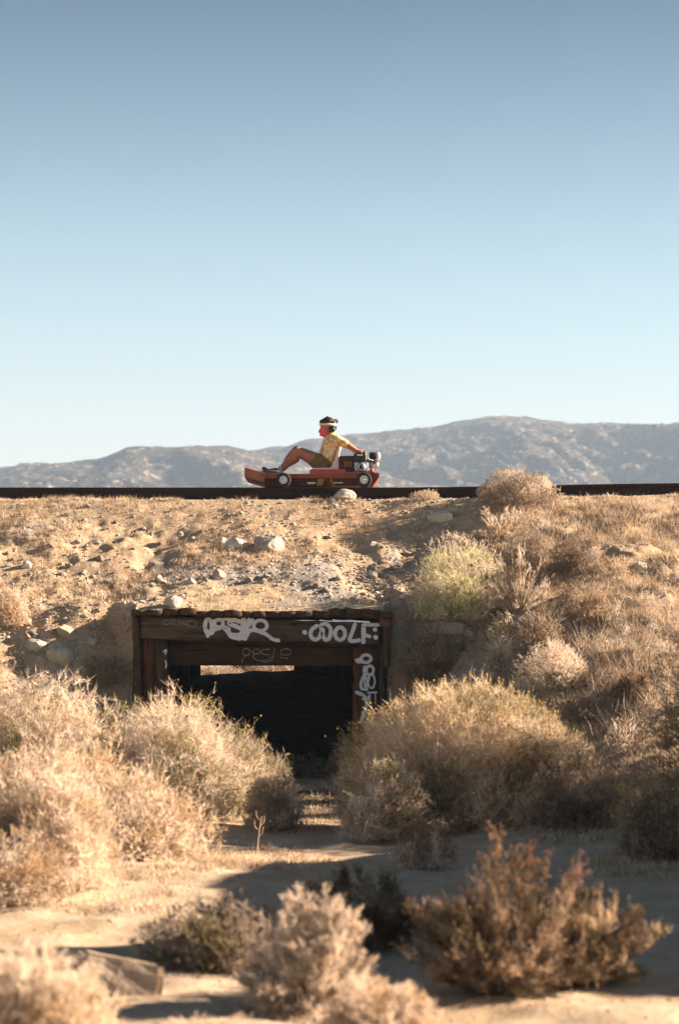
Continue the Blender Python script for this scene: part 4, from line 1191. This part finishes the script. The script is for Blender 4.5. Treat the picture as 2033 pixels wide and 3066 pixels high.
# seat
prism('seat', [(712, 590), (735, 574), (1035, 580), (1052, 590), (1052, 612), (1000, 620), (712, 624)], 29.42, 0.48, M['red'], kart, 0.008)
prism('seat_trim', [(745, 568), (900, 566), (985, 572), (985, 580), (745, 580)], 29.40, 0.5, M['whiteseat'], kart, 0.003)
sbk = prism('seat_back', [(1003, 352), (992, 350), (968, 410), (945, 500), (905, 566), (975, 572), (992, 572), (985, 455), (994, 410)], 29.46, 0.42, M['whiteseat'], kart, 0.008)
prism('seat_bracket', [(960, 585), (1000, 575), (1015, 584), (1040, 578), (1055, 590), (1050, 612), (965, 620)], 29.385, 0.03, M['orange'], kart, 0.004)
# engine
eng = prism('engine', [(1134, 512), (1240, 510), (1262, 520), (1262, 560), (1240, 604), (1140, 604), (1130, 560)], 29.36, 0.30, M['steel'], kart, 0.008)
def sub(o, par):
    w = Vector(o.location)
    o.parent = par; o.location = (0, 0, 0); return o
sub(lathe('starter_cover', K(1197, 560, 29.36), (0, -1, 0), [(0.058, 0), (0.058, 0.02), (0.050, 0.034), (0.030, 0.038)], M['steel'], None), eng)
sub(lathe('crank_hub', K(1197, 562, 29.36), (0, -1, 0), [(0.026, 0.03), (0.026, 0.052), (0.015, 0.056)], M['black'], None), eng)
for k_ in range(6):
    y0 = 522 + k_ * 12
    sub(prism('cooling_fin', [(1262, y0), (1305, y0 - 3), (1305, y0 + 2), (1262, y0 + 5)], 29.38, 0.24, M['steel'], None, 0), eng)
prism('fuel_tank', [(1124, 440), (1136, 426), (1232, 424), (1246, 440), (1248, 500), (1232, 512), (1128, 512)], 29.34, 0.34, M['black'], kart, 0.012)
prism('sticker', [(1156, 440), (1212, 440), (1212, 452), (1156, 452)], 29.332, 0.006, M['label'], kart, 0)
lathe('filler_cap', K(1182, 424, 29.5), (0, 0, 1), [(0.03, 0), (0.034, 0.006), (0.034, 0.026), (0.026, 0.034)], M['black'], kart, 16)
lathe('filler_neck', K(1206, 418, 29.56), (0, 0, 1), [(0.015, -0.02), (0.015, 0.016), (0.01, 0.02)], M['chrome'], kart, 12)
cbox = K(1308, 455, 29.5)
lathe('air_filter', cbox + Vector((-0.048, 0, 0)), (1, 0, 0), [(0.040, 0), (0.046, 0.006), (0.046, 0.084), (0.040, 0.09)], M['black'], kart, 24)
lathe('filter_end', cbox + Vector((0.046, 0, 0)), (1, 0, 0), [(0.046, 0), (0.046, 0.02), (0.040, 0.036), (0.022, 0.046)], M['cap'], kart, 24)
prism('carburettor', [(1246, 484), (1330, 486), (1330, 512), (1246, 516)], 29.42, 0.14, M['black'], kart, 0.004)
lathe('silencer', K(1322, 545, 29.48), (0.92, 0, 0.38), [(0.018, -0.055), (0.036, -0.046), (0.040, 0.03), (0.028, 0.05)], M['chrome'], kart, 20)
tubeobj('exhaust_pipe', [K(1300, 500, 29.5), K(1345, 505, 29.48), K(1362, 530, 29.46), K(1340, 560, 29.46), K(1300, 575, 29.44)], 0.013, M['chrome'], kart)
for bx_, by_ in ((1262, 482), (1278, 490), (1300, 498), (1262, 584)):
    lathe('bolt', K(bx_, by_, 29.33), (0, -1, 0), [(0.011, 0), (0.011, 0.008), (0.005, 0.011)], M['chrome'], kart, 8)
prism('engine_bracket', [(1262, 580), (1300, 575), (1314, 600), (1312, 614), (1262, 614)], 29.36, 0.28, M['orange'], kart, 0.004)
prism('engine_mount', [(1040, 604), (1130, 596), (1320, 604), (1320, 612), (1040, 612)], 29.3, 0.45, M['black'], kart, 0.002)
prism('guard_box', [(986, 470), (1000, 454), (1122, 452), (1130, 470), (1134, 604), (1058, 604), (1052, 582), (984, 578)], 29.42, 0.36, M['boxbrown'], kart, 0.006)
for a_ in (1040, 1066, 1092):
    prism('vent_slat', [(a_, 502), (a_ + 14, 502), (a_ + 14, 558), (a_, 558)], 29.408, 0.014, M['ochre'], kart, 0.002)

# ------------------------------------------------------------------ person
M['skin'] = mat_plain("sunburnt_skin", (0.33, 0.145, 0.095), 0.5, 0, 0.10, 9, 0.35)
M['mask'] = mat_plain("red_face_cloth", (0.72, 0.11, 0.12), 0.75, 0, 0.15, 20)
M['hair'] = mat_plain("black_hair", (0.014, 0.011, 0.012), 0.55, 0, 0.3, 40, 0.4)
M['shorts'] = mat_plain("olive_brown_cloth", (0.17, 0.115, 0.05), 0.85, 0, 0.35, 22)
M['headband'] = mat_plain("cream_headband", (0.74, 0.56, 0.32), 0.8, 0, 0.1, 30)
M['shoe'] = mat_plain("pale_grey_shoe", (0.42, 0.42, 0.46), 0.7, 0, 0.15, 30)
m = new_mat("yellow_patterned_shirt"); b = NB(m); v_ = b.coord()
n1_ = b.noise(v_, 17.0, 3, 0.6, 0.8)
c_ = b.ramp(n1_, [(0.40, (0.56, 0.29, 0.09)), (0.50, (0.70, 0.46, 0.19)), (0.58, (0.78, 0.66, 0.46))])
b.out(c_, 0.85, 0, b.bump(b.noise(v_, 30.0, 3), 0.5, 0.01), 0.15)
M['shirt'] = m

person = empty('person', (-0.37, 29.66, 3.55), 'person in yellow patterned shirt and shorts riding the cart, hands back on its engine', 'person')

def cap_mesh(bm, p0, p1, r0, r1, seg=14, rings=5):
    """a tapered limb with round ends"""
    p0, p1 = Vector(p0), Vector(p1); ax = (p1 - p0)
    L = ax.length; ax = ax.normalized() if L > 1e-6 else Vector((0, 0, 1))
    u = ax.orthogonal().normalized(); w = ax.cross(u)
    prs = []
    for i in range(rings): a = math.pi / 2 * (1 - i / rings); prs.append((r0 * math.cos(a), -r0 * math.sin(a)))
    prs.append((r0, 0)); prs.append((r1, L))
    for i in range(1, rings + 1): a = math.pi / 2 * i / rings; prs.append((r1 * math.cos(a), L + r1 * math.sin(a)))
    rr = []
    for r, o in prs:
        r = max(r, r0 * 0.02)
        rr.append([bm.verts.new(p0 + ax * o + (u * math.cos(t) + w * math.sin(t)) * r) for t in [i / seg * 2 * math.pi for i in range(seg)]])
    for a, b_ in zip(rr, rr[1:]):
        for i in range(seg): bm.faces.new((a[i], a[(i + 1) % seg], b_[(i + 1) % seg], b_[i]))
    bm.faces.new(rr[0][::-1]); bm.faces.new(rr[-1])

def ell_mesh(bm, c, rx, ry, rz, rot=0.0):
    r = bmesh.ops.create_icosphere(bm, subdivisions=3, radius=1)
    mt = Matrix.Rotation(rot, 3, 'Y')
    for v_ in r['verts']:
        v_.co = Vector(c) + mt @ Vector((v_.co.x * rx, v_.co.y * ry, v_.co.z * rz))

def fuse(name, build, voxel, mat, parent, smooth_it=3, factor=0.5):
    """one continuous surface out of overlapping limbs"""
    bm = bmesh.new(); build(bm)
    bmesh.ops.recalc_face_normals(bm, faces=bm.faces)
    me = bpy.data.meshes.new(name); bm.to_mesh(me); bm.free()
    o = bpy.data.objects.new(name, me); COL.objects.link(o)
    r = o.modifiers.new('r', 'REMESH'); r.mode = 'VOXEL'; r.voxel_size = voxel; r.use_smooth_shade = True
    if smooth_it:
        s = o.modifiers.new('s', 'SMOOTH'); s.iterations = smooth_it; s.factor = factor
    dg = bpy.context.evaluated_depsgraph_get()
    me2 = bpy.data.meshes.new_from_object(o.evaluated_get(dg), depsgraph=dg)
    o.modifiers.clear(); o.data = me2; me2.materials.clear(); me2.materials.append(mat)
    bpy.data.meshes.remove(me)
    for p in me2.polygons: p.use_smooth = True
    o.parent = parent; o.location = -Vector(parent.location)
    return o

YP = 29.66
def k3(x, y, dy=0.0): return K(x, y, YP + dy)
head = k3(872, 190)
def body(bm):
    # pelvis, torso, neck
    ell_mesh(bm, k3(860, 520), 0.115, 0.155, 0.105)
    cap_mesh(bm, k3(872, 505), k3(925, 345), 0.105, 0.120)
    cap_mesh(bm, k3(875, 505, -.07), k3(930, 345, -.09), 0.085, 0.095); cap_mesh(bm, k3(875, 505, .07), k3(930, 345, .09), 0.085, 0.095)
    cap_mesh(bm, k3(945, 310, -.15), k3(945, 310, .15), 0.062, 0.062)
    cap_mesh(bm, k3(930, 310), k3(893, 235), 0.062, 0.050)
    # head: skull, jaw, nose, chin, brow, ears
    ell_mesh(bm, k3(882, 168), 0.096, 0.076, 0.098)
    ell_mesh(bm, k3(858, 220), 0.062, 0.056, 0.066, 0.35)
    cap_mesh(bm, k3(828, 200), k3(808, 226), 0.011, 0.017)
    ell_mesh(bm, k3(826, 256), 0.028, 0.032, 0.020)
    ell_mesh(bm, k3(822, 240), 0.018, 0.024, 0.010)
    cap_mesh(bm, k3(826, 183, -.03), k3(826, 183, .03), 0.015, 0.015)
    for s in (-1, 1):
        ell_mesh(bm, k3(892, 200, s * 0.080), 0.020, 0.010, 0.030)
    # near and far arm reaching back to the engine
    for s, e, hnd in ((-1, k3(1075, 352, -.20), k3(1160, 408, -.17)), (1, k3(1080, 362, .21), k3(1150, 425, .19))):
        sh = k3(972, 308, s * 0.175)
        cap_mesh(bm, sh, e, 0.052, 0.040); cap_mesh(bm, e, hnd, 0.041, 0.028)
        # palm, fingers closed over the edge of the tank, thumb from the side
        pl = hnd + Vector((0.05, -s * 0.005, -0.012))
        cap_mesh(bm, hnd, pl, 0.027, 0.030); cap_mesh(bm, hnd + Vector((0.01, 0.018, -0.006)), pl + Vector((0, 0.02, -0.003)), 0.02, 0.023); cap_mesh(bm, hnd + Vector((0.01, -0.018, -0.006)), pl + Vector((0, -0.02, -0.003)), 0.02, 0.023)
        for i, ln in enumerate((0.040, 0.046, 0.043, 0.034)):
            q0 = pl + Vector((0.022, (i - 1.5) * 0.0205, 0.004))
            q1 = q0 + Vector((ln * 0.62, 0, -0.004)); q2 = q1 + Vector((ln * 0.32, 0, -ln * 0.5)); q3_ = q2 + Vector((-0.003, 0, -ln * 0.42))
            cap_mesh(bm, q0, q1, 0.0095, 0.009, 8, 3); cap_mesh(bm, q1, q2, 0.009, 0.0085, 8, 3); cap_mesh(bm, q2, q3_, 0.0085, 0.0075, 8, 3)
        t0 = pl + Vector((-0.02, -s * -0.03, -0.004)); t1 = t0 + Vector((0.026, s * 0.022, -0.014)); t2 = t1 + Vector((0.022, s * 0.004, -0.016))
        cap_mesh(bm, t0, t1, 0.013, 0.011, 8, 3); cap_mesh(bm, t1, t2, 0.011, 0.009, 8, 3)
    # legs: knees up, feet forward on the bar
    for s, kx in ((-1, 0), (1, 14)):
        hip = k3(850, 528, s * 0.10); kn = k3(594 + kx, 410 + kx * 0.4, s * 0.13); an = k3(452 + kx, 574, s * 0.12)
        cap_mesh(bm, hip, kn, 0.100, 0.066); cap_mesh(bm, kn, kn + (an - kn) * 0.5, 0.068, 0.066)
        cap_mesh(bm, kn + (an - kn) * 0.35 + Vector((0.024, 0, -0.014)), kn + (an - kn) * 0.65 + Vector((0.008, 0, 0)), 0.060, 0.050)
        cap_mesh(bm, kn + (an - kn) * 0.45, an, 0.052, 0.036)
        ft = k3(428 + kx, 590, s * 0.12)
        cap_mesh(bm, an, ft, 0.034, 0.032)
fuse('body', body, 0.0078, M['skin'], person, 2, 0.4)
def shirt(bm):
    ell_mesh(bm, k3(868, 500), 0.118, 0.160, 0.060)
    cap_mesh(bm, k3(872, 500), k3(925, 345), 0.118, 0.132)
    cap_mesh(bm, k3(875, 500, -.075), k3(932, 345, -.095), 0.096, 0.104); cap_mesh(bm, k3(875, 500, .075), k3(932, 345, .095), 0.096, 0.104)
    cap_mesh(bm, k3(948, 308, -.15), k3(948, 308, .15), 0.074, 0.074)
    cap_mesh(bm, k3(932, 300), k3(915, 265), 0.072, 0.060)
    for s in (-1, 1):
        sh = k3(972, 308, s * 0.175); e = k3(1078, 356, s * 0.20)
        cap_mesh(bm, sh, sh + (e - sh) * 0.72, 0.066, 0.058)
    # loose folds at the waist
    for i in range(7): ell_mesh(bm, k3(800 + i * 22, 492 - 3 * (i % 3), random.uniform(-.1, .1)), 0.03, 0.07, 0.018, random.uniform(-.5, .5))
fuse('shirt', shirt, 0.009, M['shirt'], person, 2, 0.5)
def shorts(bm):
    ell_mesh(bm, k3(860, 528), 0.124, 0.165, 0.108)
    for s in (-1, 1):
        hip = k3(850, 528, s * 0.10); kn = k3(597, 414, s * 0.13)
        cap_mesh(bm, hip, hip + (kn - hip) * 0.36, 0.104, 0.090)
        cap_mesh(bm, hip + Vector((-0.05, 0, -0.03)), hip + (kn - hip) * 0.42 + Vector((0, 0, -0.022)), 0.085, 0.075)
fuse('shorts', shorts, 0.009, M['shorts'], person, 2, 0.5)
def hairf(bm):
    ell_mesh(bm, k3(884, 146), 0.090, 0.080, 0.080)
    ell_mesh(bm, k3(925, 178), 0.060, 0.072, 0.070)
    ell_mesh(bm, k3(838, 138), 0.048, 0.062, 0.040)
    rg = random.Random(4)
    for i in range(26):
        t = rg.uniform(0, 6.28); q = k3(884 + 52 * math.cos(t), 134 + 36 * math.sin(t), rg.uniform(-.06, .06))
        cap_mesh(bm, q, q + Vector((rg.uniform(-0.012, 0.026), rg.uniform(-.02, .02), rg.uniform(0.0, .026))), 0.018, 0.007, 8, 3)
    for a_, b_ in (((945, 140), (985, 120)), ((945, 150), (978, 138)), ((935, 128), (968, 108)), ((830, 150), (815, 178))):
        cap_mesh(bm, k3(*a_), k3(*b_), 0.018, 0.005, 8, 3)
fuse('hair', hairf, 0.005, M['hair'], person, 1, 0.4)
# headband, face cloth, ear muffs, shoes
def band(name, cx, cy, rx, ry, hgt, th, tilt, mat):
    c = k3(cx, cy); bm = bmesh.new(); seg = 36; rings = []
    for (r_, z_) in ((0, -hgt / 2), (th, -hgt / 2), (th, hgt / 2), (0, hgt / 2)):
        rings.append([bm.verts.new(c + Matrix.Rotation(tilt, 3, 'Y') @ Vector(((rx + r_) * math.cos(t), (ry + r_) * math.sin(t), z_))) for t in [i / seg * 2 * math.pi for i in range(seg)]])
    for i in range(4):
        a, b_ = rings[i], rings[(i + 1) % 4]
        for j in range(seg): bm.faces.new((a[j], a[(j + 1) % seg], b_[(j + 1) % seg], b_[j]))
    return bm_obj(name, bm, mat, person, True)
band('headband', 886, 164, 0.103, 0.086, 0.028, 0.009, 0.05, M['headband'])
def cloth(bm):
    ell_mesh(bm, k3(852, 218), 0.068, 0.064, 0.062, 0.35)
    cap_mesh(bm, k3(830, 208), k3(810, 226), 0.017, 0.022)
    ell_mesh(bm, k3(830, 256), 0.034, 0.040, 0.024)
    cap_mesh(bm, k3(862, 250), k3(868, 280), 0.052, 0.032)
fuse('face_cloth', cloth, 0.006, M['mask'], person, 2, 0.4)
for s in (-1, 1):
    lathe('ear_muff', k3(920, 208, s * 0.072), (0, s, 0), [(0.030, -0.01), (0.042, 0.0), (0.042, 0.026), (0.030, 0.036), (0.012, 0.038)], M['black'], person, 20)
    def shoe(bm, s=s):
        ell_mesh(bm, k3(432, 592, s * 0.12), 0.042, 0.040, 0.040)
        cap_mesh(bm, k3(440, 572, s * 0.12), k3(430, 600, s * 0.12), 0.038, 0.042)
        cap_mesh(bm, k3(430, 600, s * 0.12), k3(372, 586, s * 0.12), 0.034, 0.026)
    fuse('shoe', shoe, 0.007, M['shoe'], person, 2, 0.4)
#@@K1

# ------------------------------------------------------------------ haze
m = new_mat("haze_air"); b = NB(m)
pv = b.n('ShaderNodeVolumePrincipled')
pv.inputs['Color'].default_value = (0.40, 0.56, 0.78, 1)
pv.inputs['Density'].default_value = 0.00036
pv.inputs['Anisotropy'].default_value = 0.0
o_ = b.n('ShaderNodeOutputMaterial'); b.link(pv.outputs[0], o_.inputs['Volume'])
bm = bmesh.new(); bmesh.ops.create_cube(bm, size=1)
HX, HY0, HY1, HZ0, HZ1 = 6500, -400, 9500, -1.8, 175
for v_ in bm.verts:
    v_.co = Vector((v_.co.x * 2 * HX, (HY0 + HY1) / 2 + v_.co.y * (HY1 - HY0), (HZ0 + HZ1) / 2 + v_.co.z * (HZ1 - HZ0)))
hz = bm_obj('haze', bm, m); tag(hz, 'thin blue desert haze', kind='stuff')
